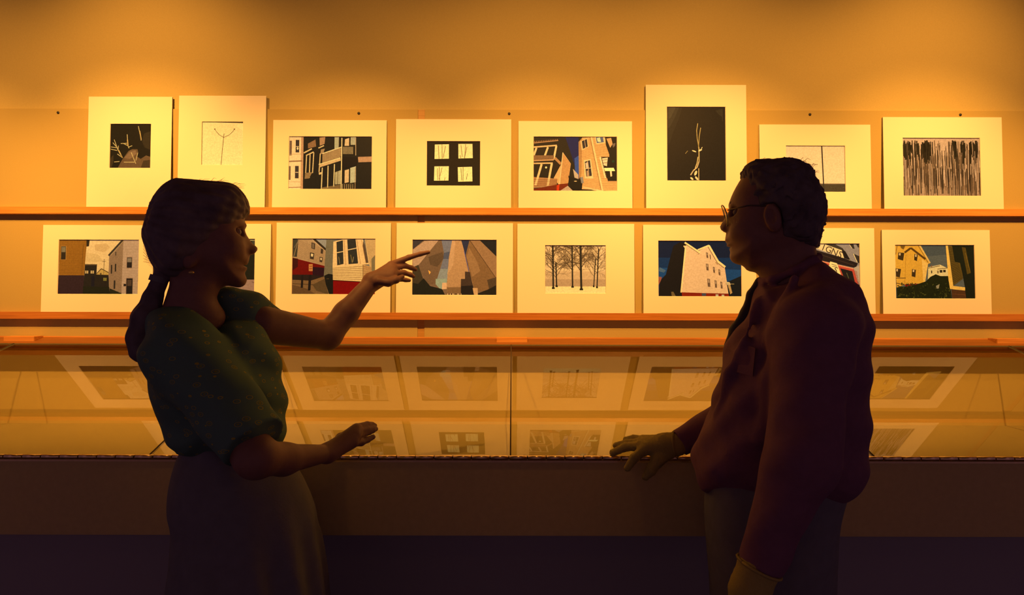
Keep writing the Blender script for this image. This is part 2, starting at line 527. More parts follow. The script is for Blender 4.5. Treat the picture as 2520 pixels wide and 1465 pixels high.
for p in ([(537, 545), (530, 762)], [(594, 525), (592, 748)], [(657, 508), (652, 738)], [(728, 240), (727, 762)]): a.line(p, 10, (235, 185, 95), False)
a.line([(735, 708), (860, 706)], 8, (60, 45, 22)).new()
for k in range(6): a.line([(742 + k * 20, 712), (742 + k * 20, 762)], 6, (190, 140, 70), False)
a.line([(866, 235), (868, 420)], 8, (190, 140, 75)).line([(868, 540), (864, 760)], 7, (170, 120, 60))

a = Art((1580, 272, 2120, 725), LU, (34, 24, 10)); arts['T4'] = a
for q in ([(1660, 305), (1803, 301), (1803, 448), (1658, 452)], [(1897, 298), (2040, 297), (2044, 442), (1899, 446)], [(1657, 527), (1803, 525), (1800, 670), (1654, 672)], [(1893, 534), (2038, 530), (2042, 678), (1897, 682)]):
    a.poly(q, (255, 222, 118))
rs = (170, 110, 50)
for p in ([(1697, 315), (1703, 450)], [(1733, 303), (1735, 450)], [(1768, 320), (1745, 440)], [(1925, 310), (1938, 430)], [(1972, 300), (1962, 444)], [(1985, 330), (1960, 440)], [(1915, 410), (1922, 444)],
          [(1688, 545), (1692, 665)], [(1705, 530), (1712, 670)], [(1735, 540), (1705, 660)], [(1925, 545), (1935, 670)], [(1947, 535), (1948, 680)], [(1992, 595), (1980, 660)], [(1765, 640), (1760, 670)]):
    a.line(p, 6, rs, False)

a = Art((215, 607, 1080, 1170), LU, (36, 27, 13)); arts['T5'] = a
og = (238, 165, 78)
a.poly([(545, 607), (682, 607), (690, 1045), (655, 960), (640, 900), (590, 740)], (18, 26, 52)).poly([(640, 830), (685, 800), (690, 1045), (645, 960)], (50, 68, 98)).poly([(625, 940), (680, 1000), (680, 1045), (640, 1030)], (200, 150, 90))
a.line([(220, 672), (472, 645)], 10, (190, 120, 55)).new()
for k in range(14): a.line([(228 + k * 18, 650 - k * 1.5), (228 + k * 18, 668 - k * 1.8)], 8, (160, 95, 40), False)
a.line([(217, 715), (458, 696)], 15, og)
for p in ([(247, 722), (216, 808)], [(365, 715), (320, 842)], [(453, 700), (424, 842)]): a.line(p, 20, (245, 180, 88), False)
a.poly([(217, 800), (430, 800), (422, 852), (217, 858)], (140, 86, 38)).line([(217, 856), (425, 846)], 14, (200, 130, 60)).line([(217, 884), (415, 880)], 14, og)
a.poly([(520, 768), (602, 885), (575, 1088), (480, 1108), (425, 1035), (500, 895)], (228, 152, 68)).poly([(520, 780), (500, 900), (485, 1105), (575, 1088), (600, 885)], (205, 128, 52)).poly([(425, 1035), (500, 895), (440, 880)], (40, 26, 12)).line([(435, 825), (500, 890)], 26, (190, 118, 50))
a.line([(520, 770), (485, 1105)], 8, (250, 180, 90))
a.poly([(217, 1025), (465, 1042), (455, 1112), (217, 1138)], (185, 112, 48)).siding(217, 1030, 217, 1135, 460, 1045, 455, 1112, 5, 4, (130, 72, 28))
for p in ([(300, 892), (236, 1112)], [(405, 886), (360, 1132)]): a.line(p, 22, (245, 178, 86), False)
a.line([(217, 1135), (380, 1120)], 12, (170, 110, 50)).dot(346, 926, 11, c=(240, 200, 120))
a.poly([(217, 1168), (217, 1150), (470, 1100), (570, 1090), (575, 1110), (490, 1170)], (120, 34, 8)).poly([(455, 1115), (485, 1100), (478, 1165), (455, 1168)], (210, 50, 10)).poly([(490, 1168), (570, 1115), (625, 1168)], (195, 142, 82))
a.poly([(682, 662), (720, 615), (955, 607), (1002, 790), (1000, 815), (905, 815), (962, 1030), (1080, 1070), (1080, 1170), (715, 1150), (700, 1000), (686, 1045)], (225, 146, 62))
a.siding(690, 660, 700, 1140, 825, 615, 925, 1165, 34, 3, (178, 108, 42)).siding(830, 620, 925, 1165, 970, 640, 1080, 1165, 30, 3.5, (178, 108, 42))
a.poly([(682, 662), (720, 615), (712, 1000), (686, 1045)], (180, 112, 46)).line([(815, 607), (930, 1168)], 16, (245, 176, 84)).line([(800, 607), (915, 1165)], 4, (120, 70, 28))
a.poly([(700, 650), (775, 622), (790, 712), (715, 748)], (240, 165, 78)).poly([(716, 652), (768, 630), (778, 708), (728, 732)], (52, 40, 28)).line([(745, 640), (755, 722)], 5, (200, 140, 75))
a.poly([(735, 850), (810, 836), (835, 1040), (745, 1040)], (245, 172, 84)).poly([(746, 866), (800, 850), (820, 1012), (762, 1020)], (52, 40, 28)).poly([(752, 880), (780, 866), (788, 930), (760, 935)], (210, 160, 95)).line([(748, 940), (812, 930)], 6, (225, 165, 85)).line([(775, 858), (790, 1018)], 5, (220, 150, 75)).poly([(765, 960), (780, 958), (784, 1015), (768, 1016)], (190, 130, 70))
a.poly([(850, 607), (950, 607), (960, 670), (865, 685)], (245, 176, 84)).poly([(862, 612), (935, 610), (945, 662), (872, 672)], (90, 85, 80)).poly([(870, 620), (905, 612), (915, 660), (880, 660)], (210, 190, 160))
a.poly([(965, 690), (1000, 790), (1000, 820), (930, 825), (985, 1065), (1080, 1065), (1080, 607), (960, 607)], (30, 22, 10)).poly([(970, 625), (1020, 617), (1035, 680), (1010, 720)], (215, 140, 62)).poly([(1030, 680), (1065, 670), (1060, 700), (1040, 720)], (120, 85, 50))
a.line([(905, 815), (960, 1035)], 16, (250, 185, 95)).poly([(925, 830), (985, 822), (975, 912), (942, 902)], (235, 180, 100)).poly([(945, 930), (1045, 928), (1060, 962), (955, 962)], (255, 215, 125)).poly([(1005, 962), (1025, 962), (1030, 1015), (1012, 1020)], (235, 175, 95)).line([(925, 850), (980, 842)], 5, (140, 85, 35)).line([(928, 880), (978, 874)], 5, (140, 85, 35))
a.dot(1040, 862, 14, c=(25, 48, 22)).line([(985, 1068), (1080, 1068)], 6, (200, 130, 60)).line([(725, 1130), (930, 1170)], 16, (240, 168, 80))
a.poly([(575, 1010), (640, 1040), (725, 1060), (715, 1150), (640, 1168), (600, 1130)], (24, 20, 10)).poly([(700, 1030), (725, 1020), (735, 1085), (710, 1090)], (140, 115, 80)).dot(650, 1068, 16, 5, 0, (220, 160, 80))

a = Art((1595, 293, 2200, 1066), LU, (32, 24, 12)); arts['T6'] = a
a.poly([(1600, 293), (1760, 293), (1720, 420), (1660, 560), (1615, 700), (1600, 640)], (42, 32, 16)).poly([(1605, 293), (1725, 293), (1680, 400), (1630, 500), (1605, 520)], (56, 43, 22)).poly([(1615, 295), (1690, 295), (1640, 400), (1612, 430)], (72, 55, 28))
a.poly([(2100, 330), (2165, 312), (2170, 400), (2130, 370)], (50, 38, 18)).line([(2168, 310), (2170, 440)], 5, (60, 45, 20))
lf = (215, 160, 72)
for p in ([(1915, 465), (1903, 540), (1908, 620), (1925, 720)], [(1945, 510), (1930, 600), (1920, 720)]): a.line(p, 8, (185, 135, 55), False)
a.line([(1925, 715), (1926, 865)], 9, lf).line([(1915, 815), (1905, 880), (1885, 935)], 9, lf, False).line([(1926, 860), (1905, 925), (1865, 960), (1838, 1005)], 12, (205, 150, 75), False).line([(1922, 935), (1922, 1066)], 8, lf, False).line([(1785, 782), (1810, 752)], 6, (150, 108, 45), False)
for x, y, rx, ry, an in ((1876, 756, 24, 7, .35), (1938, 746, 22, 9, -.45), (1955, 722, 12, 4, -1.0), (1890, 985, 28, 13, -1.2), (1850, 1042, 20, 10, .7), (1900, 1038, 24, 11, .9)): a.dot(x, y, rx, ry, an, (235, 185, 95))

a = Art((345, 356, 888, 783), LU, (255, 184, 102)); arts['T7'] = a
a.line([(345, 357), (888, 357)], 4, (190, 120, 60)).box(345, 704, 888, 783, (74, 55, 26)).box(345, 704, 888, 712, (110, 80, 42))
a.new()
for k in range(60): a.dot(random.uniform(350, 880), random.uniform(715, 780), 6, 2, 0, random.choice([(95, 70, 36), (58, 42, 20)]), False)
a.poly([(672, 356), (684, 356), (697, 783), (687, 783)], (52, 42, 24))

a = Art((1413, 280, 2125, 812), LU, (205, 145, 84)); arts['T8'] = a
a.box(1413, 280, 2125, 286, (150, 95, 45)).poly([(1413, 440), (2125, 440), (2125, 812), (1413, 812)], (172, 118, 64)).poly([(1413, 520), (2125, 600), (2125, 780), (1600, 700), (1413, 600)], (150, 100, 52))
for n, w, c in ((170, (4, 9), (112, 74, 36)), (130, (3, 7), (78, 52, 24)), (60, (3, 6), (215, 155, 92))):
    a.new()
    for k in range(n):
        x = random.uniform(1413, 2125); y0 = random.uniform(300, 620); y1 = min(812, y0 + random.uniform(90, 330))
        a.line([(x, y0), (x + random.uniform(-6, 14), y1)], random.uniform(*w), c, False)
for grp in range(3):
    a.new()
    for cx in (1435, 1485, 1545, 1610, 1630, 1670, 1895, 1970, 2045, 2085):
        for k in range(4):
            x = cx + random.uniform(-22, 22); y0 = random.uniform(300, 350)
            a.line([(x, y0), (x + random.uniform(-4, 6), y0 + random.uniform(60, 190))], random.uniform(5, 12), (50, 34, 12), False)
a.new()
for cx in (1500, 1575, 1700, 1775, 1830, 2000): a.line([(cx, 560), (cx + 4, 790)], 9, (68, 46, 22), False)

# lower row -------------------------------------------------------
a = Art((245, 252, 1058, 800), LL, (222, 162, 84)); arts['B1'] = a
a.poly([(600, 300), (720, 290), (760, 330), (700, 380), (610, 360)], (205, 145, 72)).poly([(520, 380), (640, 400), (700, 470), (520, 480)], (210, 152, 76))
a.poly([(245, 252), (525, 252), (505, 610), (250, 610)], (146, 82, 16)).siding(255, 255, 250, 610, 523, 255, 503, 610, 24, 3, (118, 62, 10)).line([(488, 300), (480, 605)], 5, (110, 60, 14))
a.box(262, 316, 320, 455, (160, 100, 36)).box(266, 320, 313, 452, (48, 32, 14)).box(270, 325, 310, 378, (120, 92, 50))
a.poly([(520, 252), (552, 252), (546, 318), (522, 322)], (48, 32, 14)).poly([(248, 610), (506, 610), (500, 800), (245, 800)], (52, 28, 20))
a.poly([(512, 498), (632, 498), (630, 600), (752, 580), (765, 800), (498, 800)], (40, 28, 14)).line([(510, 504), (634, 504)], 10, (90, 60, 28)).box(515, 563, 547, 592, (190, 140, 70)).box(570, 563, 604, 592, (190, 140, 70)).box(528, 563, 532, 592, (40, 28, 14)).box(586, 563, 590, 592, (40, 28, 14))
a.poly([(630, 602), (678, 543), (752, 582), (752, 606)], (188, 132, 50)).line([(625, 600), (678, 543), (752, 582)], 8, (90, 60, 24)).line([(705, 445), (703, 600)], 4, (110, 75, 35)).line([(688, 470), (722, 470)], 4, (110, 75, 35)).box(665, 588, 682, 602, (90, 60, 24)).box(700, 635, 735, 665, (120, 95, 30)).box(580, 620, 612, 740, (30, 22, 18)).poly([(498, 720), (820, 730), (820, 800), (498, 800)], (34, 28, 10))
a.poly([(755, 408), (895, 252), (890, 800), (770, 800), (752, 600)], (148, 102, 58)).siding(757, 410, 770, 800, 895, 260, 890, 800, 30, 3, (120, 80, 42))
a.poly([(895, 252), (1058, 252), (1048, 800), (888, 800)], (186, 134, 84)).siding(895, 255, 890, 800, 1058, 255, 1048, 800, 34, 3, (150, 104, 62)).line([(748, 412), (890, 252)], 18, (60, 44, 24)).line([(770, 408), (900, 262)], 8, (170, 120, 65))
a.box(930, 424, 992, 540, (170, 118, 72)).box(936, 430, 987, 534, (40, 28, 16)).box(940, 436, 982, 478, (130, 100, 64)).box(930, 632, 1002, 800, (160, 110, 66)).box(936, 640, 998, 800, (36, 25, 14)).box(944, 655, 988, 715, (80, 52, 28)).box(908, 695, 934, 718, (36, 25, 14))
a.box(815, 495, 829, 572, (50, 36, 20)).box(775, 505, 788, 592, (50, 36, 20)).box(816, 375, 826, 410, (70, 50, 28)).box(808, 660, 824, 745, (50, 36, 20)).poly([(768, 740), (890, 790), (888, 800), (768, 800)], (40, 32, 12))

a = Art((1414, 243, 2220, 792), LL, (28, 24, 10)); arts['B2'] = a
a.box(1414, 243, 2220, 262, (150, 118, 62)).box(1414, 650, 2220, 792, (152, 102, 66)).poly([(1414, 300), (1700, 280), (1720, 620), (1414, 640)], (60, 40, 18)).box(1500, 360, 1580, 520, (130, 92, 45)).box(2190, 262, 2220, 300, (60, 50, 28)).line([(2190, 672), (2220, 680)], 6, (100, 62, 38)).box(1780, 300, 1880, 600, (48, 34, 16))

a = Art((234, 238, 1070, 797), LL, (128, 102, 66)); arts['B3'] = a
a.poly([(450, 238), (640, 238), (640, 420), (575, 350)], (150, 125, 90))
a.poly([(285, 238), (445, 238), (572, 350), (560, 512), (236, 432)], (176, 122, 66)).siding(287, 242, 250, 430, 560, 345, 558, 505, 20, 2.5, (150, 100, 50))
a.poly([(234, 238), (292, 250), (280, 422), (234, 420)], (62, 50, 28)).line([(292, 250), (245, 425)], 7, (140, 98, 52)).line([(250, 330), (290, 260)], 5, (120, 90, 50)).line([(445, 238), (572, 350)], 20, (52, 34, 16)).line([(425, 245), (565, 365)], 6, (200, 142, 80))
for q in ([(424, 275), (462, 288), (458, 348), (424, 335)], [(520, 335), (544, 345), (538, 392), (518, 384)], [(410, 376), (454, 384), (448, 448), (410, 440)], [(508, 420), (540, 428), (534, 477), (508, 470)]): a.poly(q, (66, 44, 24))
a.poly([(420, 388), (445, 392), (441, 420), (420, 416)], (225, 170, 100)).poly([(515, 430), (533, 434), (530, 455), (515, 452)], (215, 160, 92)).poly([(432, 285), (452, 292), (450, 338), (432, 332)], (120, 85, 50))
a.poly([(234, 430), (560, 512), (552, 622), (234, 640)], (108, 10, 5)).poly([(234, 430), (290, 440), (290, 520), (234, 560)], (60, 14, 8)).poly([(440, 522), (557, 530), (552, 622), (440, 618)], (42, 14, 16)).box(400, 494, 440, 564, (192, 108, 42)).line([(405, 515), (436, 515)], 5, (120, 30, 10)).line([(405, 540), (436, 540)], 5, (120, 30, 10))
a.poly([(234, 640), (560, 620), (625, 797), (234, 797)], (126, 80, 36)).poly([(234, 700), (380, 740), (480, 797), (234, 797)], (98, 60, 26)).line([(240, 690), (470, 700), (600, 780)], 6, (70, 44, 18)).poly([(234, 600), (420, 600), (560, 615), (420, 660), (234, 650)], (40, 24, 14))
a.poly([(328, 600), (348, 600), (344, 732), (322, 732)], (30, 20, 12)).poly([(404, 600), (428, 600), (420, 758), (394, 758)], (30, 20, 12)).poly([(440, 700), (560, 640), (600, 797), (480, 760)], (92, 60, 26))
a.poly([(575, 245), (645, 240), (636, 620), (552, 622)], (122, 96, 56)).siding(577, 250, 555, 620, 643, 245, 635, 620, 26, 2.5, (100, 76, 42))
a.poly([(556, 610), (600, 590), (655, 600), (648, 797), (610, 797), (575, 700)], (26, 22, 12)).line([(580, 640), (605, 640)], 5, (90, 60, 26))
a.poly([(960, 238), (1070, 238), (1068, 580), (1032, 560), (1000, 480)], (216, 152, 76)).siding(965, 240, 1030, 560, 1070, 236, 1068, 575, 26, 3.5, (160, 106, 46)).poly([(1030, 440), (1068, 400), (1068, 580), (1034, 560)], (128, 96, 50))
a.poly([(645, 268), (745, 245), (940, 238), (1004, 495), (945, 498), (640, 522)], (242, 172, 88))
a.poly([(676, 272), (740, 254), (750, 492), (686, 506)], (50, 42, 26)).poly([(784, 248), (868, 242), (896, 486), (800, 494)], (50, 42, 26)).poly([(944, 262), (962, 300), (1000, 480), (975, 482), (940, 330)], (96, 62, 32))
a.line([(676, 380), (746, 366)], 9, (225, 165, 88)).line([(788, 352), (880, 332)], 9, (225, 165, 88)).line([(700, 420), (712, 490)], 7, (130, 95, 45)).line([(820, 400), (838, 480)], 9, (120, 90, 38)).line([(850, 420), (842, 470)], 7, (150, 110, 55)).line([(752, 250), (772, 500)], 6, (190, 125, 58)).line([(880, 245), (920, 490)], 6, (190, 125, 58)).line([(925, 242), (975, 490)], 5, (200, 130, 60))
a.poly([(640, 520), (945, 496), (948, 668), (645, 652)], (238, 172, 86)).siding(640, 520, 645, 652, 945, 496, 948, 668, 9, 4.5, (150, 96, 42)).poly([(945, 496), (1030, 522), (1042, 610), (948, 668)], (205, 134, 62)).siding(945, 496, 948, 668, 1030, 520, 1042, 610, 9, 4, (140, 86, 36)).line([(945, 498), (948, 668)], 6, (140, 88, 40))
a.poly([(648, 652), (948, 668), (1068, 700), (1068, 797), (648, 797)], (132, 5, 5)).line([(648, 656), (948, 672)], 8, (60, 16, 6))

a = Art((1440, 247, 2285, 803), LL, (128, 84, 46)); arts['B4'] = a
a.poly([(1440, 247), (1560, 247), (1445, 345)], (62, 46, 34)).poly([(1445, 345), (1560, 260), (1705, 247), (1500, 505), (1445, 520)], (186, 126, 74)).poly([(1500, 505), (1705, 247), (1740, 247), (1760, 360), (1680, 690), (1600, 700), (1540, 600)], (118, 76, 40)).poly([(1600, 420), (1740, 370), (1760, 430), (1690, 520), (1620, 500)], (96, 62, 32))
a.poly([(1730, 247), (1840, 247), (1810, 430), (1785, 690), (1680, 690), (1760, 400)], (116, 98, 82)).poly([(1720, 540), (1800, 540), (1786, 690), (1674, 690)], (142, 124, 92)).poly([(1675, 640), (1786, 640), (1786, 720), (1725, 750), (1674, 692)], (152, 142, 108)).poly([(1755, 380), (1815, 365), (1805, 440), (1750, 440)], (82, 72, 66))
a.poly([(1838, 247), (1928, 247), (2052, 705), (1930, 725), (1785, 725), (1805, 430)], (186, 120, 60)).poly([(1838, 247), (1870, 247), (1850, 500), (1790, 600)], (200, 132, 70)).poly([(1928, 247), (2012, 247), (1972, 405)], (44, 40, 44)).line([(1960, 360), (2015, 600)], 7, (74, 62, 84))
a.poly([(2012, 247), (2110, 247), (2285, 418), (2285, 640)], (156, 98, 48)).poly([(2012, 247), (2285, 640), (2285, 760), (2065, 760), (1975, 405)], (134, 82, 36)).line([(2015, 252), (2285, 640)], 5, (80, 46, 20)).poly([(2010, 330), (2090, 470), (2120, 560), (2040, 620), (1985, 420)], (156, 98, 46)).poly([(2110, 247), (2285, 247), (2285, 418)], (34, 28, 20))
a.poly([(1440, 530), (1475, 520), (1520, 620), (1560, 640), (1620, 712), (1740, 742), (1770, 803), (1440, 803)], (34, 28, 14)).poly([(1440, 530), (1500, 500), (1550, 640), (1500, 690), (1440, 680)], (66, 46, 22)).poly([(1928, 640), (1968, 640), (1968, 566), (2016, 570), (2048, 705), (2062, 803), (1925, 803)], (70, 44, 24)).poly([(1930, 712), (2046, 705), (2060, 803), (1928, 803)], (36, 26, 16))
a.poly([(2095, 785), (2200, 745), (2285, 690), (2285, 803), (2095, 803)], (38, 28, 14)).poly([(2190, 650), (2285, 620), (2285, 700), (2210, 740)], (84, 54, 26)).poly([(1740, 680), (1786, 678), (1786, 742), (1738, 745)], (226, 152, 84)).poly([(2045, 732), (2095, 730), (2098, 803), (2060, 803)], (212, 140, 70)).poly([(1786, 722), (1925, 720), (1928, 803), (1790, 803)], (148, 94, 44)).new()
for k in range(10): a.line([(1800 + k * 13, 730), (1800 + k * 13, 795)], 4, (100, 60, 26), False)
a.new()
for k in range(12): a.box(1795 + k * 12, 786, 1801 + k * 12, 803, random.choice([(220, 160, 90), (30, 22, 12)]), False)
a.poly([(1600, 552), (1626, 572), (1612, 598)], (250, 152, 50))

a = Art((328, 298, 940, 782), LL, (232, 166, 90)); arts['B5'] = a
a.box(328, 560, 940, 714, (212, 148, 80)).box(328, 640, 940, 714, (190, 130, 70)).box(328, 712, 940, 782, (252, 190, 98)).line([(942, 720), (942, 782)], 4, (200, 140, 80))
rb = random.Random(11)
segs = {0: [], 1: [], 2: []}
def branch(x, y, ang, ln, w, dep):
    if dep > 4 or w < 1.2: return
    px, py = x, y
    for s in range(3):
        ang += rb.uniform(-.25, .25)
        qx, qy = px + math.cos(ang) * ln / 3, py + math.sin(ang) * ln / 3
        segs[min(2, dep)].append((px, py, qx, qy, w * (1 - s * .12)))
        if dep < 4: branch(qx, qy, ang + rb.choice([-1, 1]) * rb.uniform(.4, .95), ln * rb.uniform(.5, .72), w * .58, dep + 1)
        px, py = qx, qy
    branch(px, py, ang + rb.uniform(-.5, .5), ln * .62, w * .62, dep + 1)
for x0, y0, x1, y1, w in ((412, 735, 406, 250, 17), (446, 716, 438, 470, 13), (606, 722, 600, 260, 15), (694, 747, 684, 250, 21), (818, 716, 838, 430, 9), (851, 726, 868, 330, 11)):
    segs[0].append((x0, y0, x1, y1, w)); segs[0].append((x0, y0 + 3, x0, y0 - 14, w * 1.7))
    for k in range(9):
        t = .36 + .64 * k / 8
        branch(x0 + (x1 - x0) * t, y0 + (y1 - y0) * t, -math.pi / 2 + (1 if k % 2 else -1) * rb.uniform(.5, 1.15), rb.uniform(80, 135), w * .42, 1)
for g, c in ((2, (128, 84, 40)), (1, (92, 60, 28)), (0, (50, 36, 18))):
    a.new()
    for (p, q, r_, s_, w) in segs[g]: a.line([(p, q), (r_, s_)], max(2.2, w), c, False)

a = Art((1463, 250, 2298, 808), LL, (14, 24, 34)); arts['B6'] = a
a.poly([(1463, 420), (2298, 420), (2298, 808), (1463, 808)], (18, 40, 56)).poly([(1463, 520), (2298, 540), (2298, 680), (1463, 640)], (26, 58, 78)).poly([(1478, 515), (1542, 548), (1520, 570), (1470, 556)], (74, 84, 80))
a.poly([(1690, 262), (1745, 285), (1700, 808), (1470, 808), (1480, 650), (1540, 590), (1580, 440), (1620, 300)], (28, 20, 12)).poly([(1470, 610), (1500, 615), (1490, 650), (1465, 700)], (150, 70, 40)).poly([(1592, 762), (1615, 760), (1640, 808), (1600, 808)], (110, 76, 34))
a.poly([(1748, 292), (1868, 352), (1972, 300), (2070, 462), (2132, 512), (2168, 778), (1688, 768)], (236, 166, 96)).siding(1745, 300, 1690, 765, 2130, 500, 2166, 775, 34, 2, (222, 152, 84)).line([(1742, 300), (1692, 768)], 14, (255, 205, 128))
a.line([(1732, 268), (1886, 370)], 18, (255, 206, 126)).line([(1740, 284), (1880, 380)], 6, (140, 92, 46)).line([(1862, 342), (1975, 296)], 14, (255, 206, 126)).line([(1975, 296), (2066, 456), (2138, 512)], 18, (250, 190, 112)).line([(1966, 312), (2058, 470), (2126, 522)], 7, (150, 98, 48)).line([(1868, 370), (1868, 392)], 8, (200, 140, 78)).line([(1722, 300), (1740, 325)], 12, (235, 175, 100)).line([(2040, 462), (2062, 488)], 9, (180, 120, 60))
for q in ((1945, 366, 1968, 424), (1980, 386, 1994, 438), (1943, 478, 1970, 548), (2012, 510, 2034, 572), (2066, 534, 2088, 596), (1955, 628, 1986, 712), (2028, 644, 2052, 720), (2086, 658, 2108, 728)):
    a.poly([(q[0], q[1]), (q[2] - 3, q[1] + 5), (q[2], q[3]), (q[0] + 6, q[3] - 4)], (112, 72, 38))
    a.poly([(q[0] + 5, q[1] + 8), (q[2] - 8, q[1] + 10), (q[2] - 6, (q[1] + q[3]) / 2), (q[0] + 7, (q[1] + q[3]) / 2)], (176, 124, 72))
a.poly([(1698, 766), (2172, 780), (2172, 808), (1702, 808)], (136, 28, 6)).box(1900, 776, 1942, 800, (70, 66, 60)).box(2038, 785, 2066, 805, (190, 150, 100)).box(2098, 788, 2124, 806, (190, 150, 100)).poly([(2150, 665), (2298, 600), (2298, 808), (2172, 808)], (24, 22, 16)).poly([(2160, 690), (2185, 690), (2205, 770), (2185, 785)], (190, 130, 60)).line([(2140, 680), (2225, 682)], 6, (160, 120, 60)).poly([(2140, 660), (2180, 664), (2190, 690), (2150, 690)], (210, 160, 90))

a = Art((-225, 299, 706, 922), LL, (142, 112, 82)); arts['B7'] = a
a.poly([(590, 300), (640, 300), (655, 360), (620, 350)], (52, 38, 24)).poly([(670, 300), (706, 300), (706, 345), (690, 340)], (52, 38, 24)).poly([(635, 410), (706, 440), (706, 520), (672, 505)], (52, 38, 24)).line([(640, 412), (680, 508)], 8, (225, 175, 110)).line([(592, 302), (625, 352)], 7, (215, 165, 100)).line([(545, 385), (600, 490)], 10, (230, 180, 115))
a.poly([(-225, 299), (300, 299), (545, 385), (535, 465), (-225, 190)], (225, 172, 116)).poly([(300, 299), (420, 299), (520, 350), (545, 385)], (60, 44, 26)).poly([(510, 370), (550, 385), (605, 485), (535, 462)], (30, 20, 12))
[a.text(ch, x, y, 72, math.radians(23), (66, 40, 22)) for ch, x, y in (('S', 246, 322), ('I', 308, 346), ('G', 365, 370), ('N', 430, 398), ('S', 492, 424))]
a.poly([(-225, 250), (225, 372), (530, 462), (690, 520), (660, 572), (240, 480), (-225, 420)], (36, 22, 14)).line([(230, 410), (640, 540)], 8, (62, 38, 22))
a.poly([(-225, 420), (240, 480), (640, 578), (706, 830), (706, 922), (-225, 922)], (186, 62, 34)).line([(230, 486), (640, 582)], 12, (220, 120, 62)).poly([(640, 570), (706, 540), (706, 780), (670, 690)], (178, 138, 92)).siding(645, 590, 700, 820, 675, 600, 706, 800, 14, 5, (140, 40, 24))
a.poly([(490, 575), (622, 608), (650, 725), (545, 720)], (30, 22, 14)).line([(560, 625), (590, 710)], 5, (110, 90, 40)).poly([(600, 720), (700, 760), (706, 900), (660, 820)], (40, 26, 14)).line([(655, 760), (690, 830)], 6, (130, 100, 40)).poly([(-225, 560), (200, 620), (200, 922), (-225, 922)], (50, 30, 18))
a.poly([(380, 500), (455, 520), (470, 560), (505, 670), (415, 640), (358, 572)], (232, 184, 126)).line([(395, 530), (450, 545)], 6, (110, 74, 42)).line([(400, 555), (455, 560)], 5, (110, 74, 42)).text('S', 440, 598, 62, math.radians(15), (60, 36, 20))

a = Art((1100, 312, 1982, 914), LL, (92, 82, 58)); arts['B8'] = a
a.poly([(1395, 312), (1680, 312), (1680, 420), (1450, 440)], (76, 70, 52))
a.poly([(1100, 312), (1392, 318), (1494, 515), (1468, 524), (1430, 742), (1210, 752), (1115, 790)], (226, 146, 36)).siding(1105, 320, 1115, 785, 1390, 320, 1430, 740, 34, 2, (205, 128, 28)).poly([(1400, 470), (1470, 520), (1430, 742), (1412, 740)], (240, 165, 60))
a.line([(1380, 312), (1492, 515)], 14, (230, 160, 62)).line([(1360, 312), (1470, 510)], 6, (130, 80, 20)).line([(1212, 398), (1282, 346), (1442, 472)], 22, (92, 52, 10)).line([(1130, 316), (1112, 420)], 10, (160, 100, 30)).poly([(1165, 318), (1220, 322), (1200, 365), (1170, 345)], (120, 74, 18)).line([(1225, 420), (1205, 750)], 4, (180, 108, 22))
for q in ([(1142, 396), (1208, 402), (1192, 488), (1134, 470)], [(1320, 412), (1357, 420), (1346, 494), (1316, 480)], [(1108, 575), (1168, 582), (1152, 676), (1112, 668)], [(1290, 582), (1332, 592), (1324, 674), (1284, 662)]):
    a.poly(q, (64, 40, 12))
    x, y = q[0]
    a.poly([(x + 8, y + 6), (x + 26, y + 10), (x + 22, y + 36), (x + 6, y + 32)], (222, 160, 84))
a.line([(1108, 684), (1220, 682)], 8, (120, 74, 22)).line([(1112, 740), (1210, 760)], 8, (120, 74, 22)).poly([(1210, 752), (1412, 746), (1410, 768), (1212, 776)], (150, 16, 6)).box(1275, 750, 1318, 772, (70, 40, 12)).box(1340, 750, 1370, 770, (90, 50, 16))
a.poly([(1468, 562), (1600, 532), (1684, 572), (1692, 660), (1462, 705)], (232, 180, 96)).line([(1468, 572), (1600, 545)], 8, (130, 92, 42)).line([(1570, 582), (1686, 570)], 8, (130, 92, 42)).box(1500, 598, 1512, 630, (60, 42, 18)).box(1595, 592, 1625, 622, (60, 42, 18)).box(1634, 590, 1662, 618, (60, 42, 18)).box(1570, 600, 1582, 630, (90, 62, 28)).line([(1505, 540), (1508, 560)], 8, (150, 80, 40))
a.poly([(1115, 790), (1210, 778), (1300, 765), (1440, 720), (1490, 670), (1550, 640), (1600, 660), (1692, 660), (1725, 914), (1115, 914)], (32, 30, 6)).new()
for k in range(110): a.dot(random.uniform(1120, 1710), random.uniform(740, 905), random.uniform(6, 16), random.uniform(3, 8), random.uniform(0, 3), random.choice([(58, 52, 10), (22, 22, 6), (80, 68, 16), (46, 40, 8)]), False)
a.poly([(1550, 770), (1590, 752), (1580, 800), (1556, 800)], (150, 120, 70))
a.poly([(1698, 316), (1755, 330), (1835, 520), (1852, 690), (1742, 768)], (96, 64, 14)).siding(1700, 320, 1740, 765, 1760, 340, 1850, 690, 22, 4, (52, 34, 8)).poly([(1738, 312), (1982, 312), (1982, 914), (1878, 914), (1872, 782), (1852, 660), (1822, 512), (1765, 500)], (28, 26, 8)).poly([(1846, 335), (1888, 342), (1938, 626), (1898, 640)], (88, 58, 10)).line([(1885, 400), (1935, 620)], 5, (130, 86, 20))
a.poly([(1668, 316), (1692, 316), (1742, 770), (1872, 786), (1872, 822), (1705, 804), (1690, 700)], (242, 166, 56)).poly([(1720, 810), (1872, 824), (1882, 914), (1728, 914)], (84, 44, 14)).line([(1730, 860), (1875, 870)], 5, (120, 60, 20))

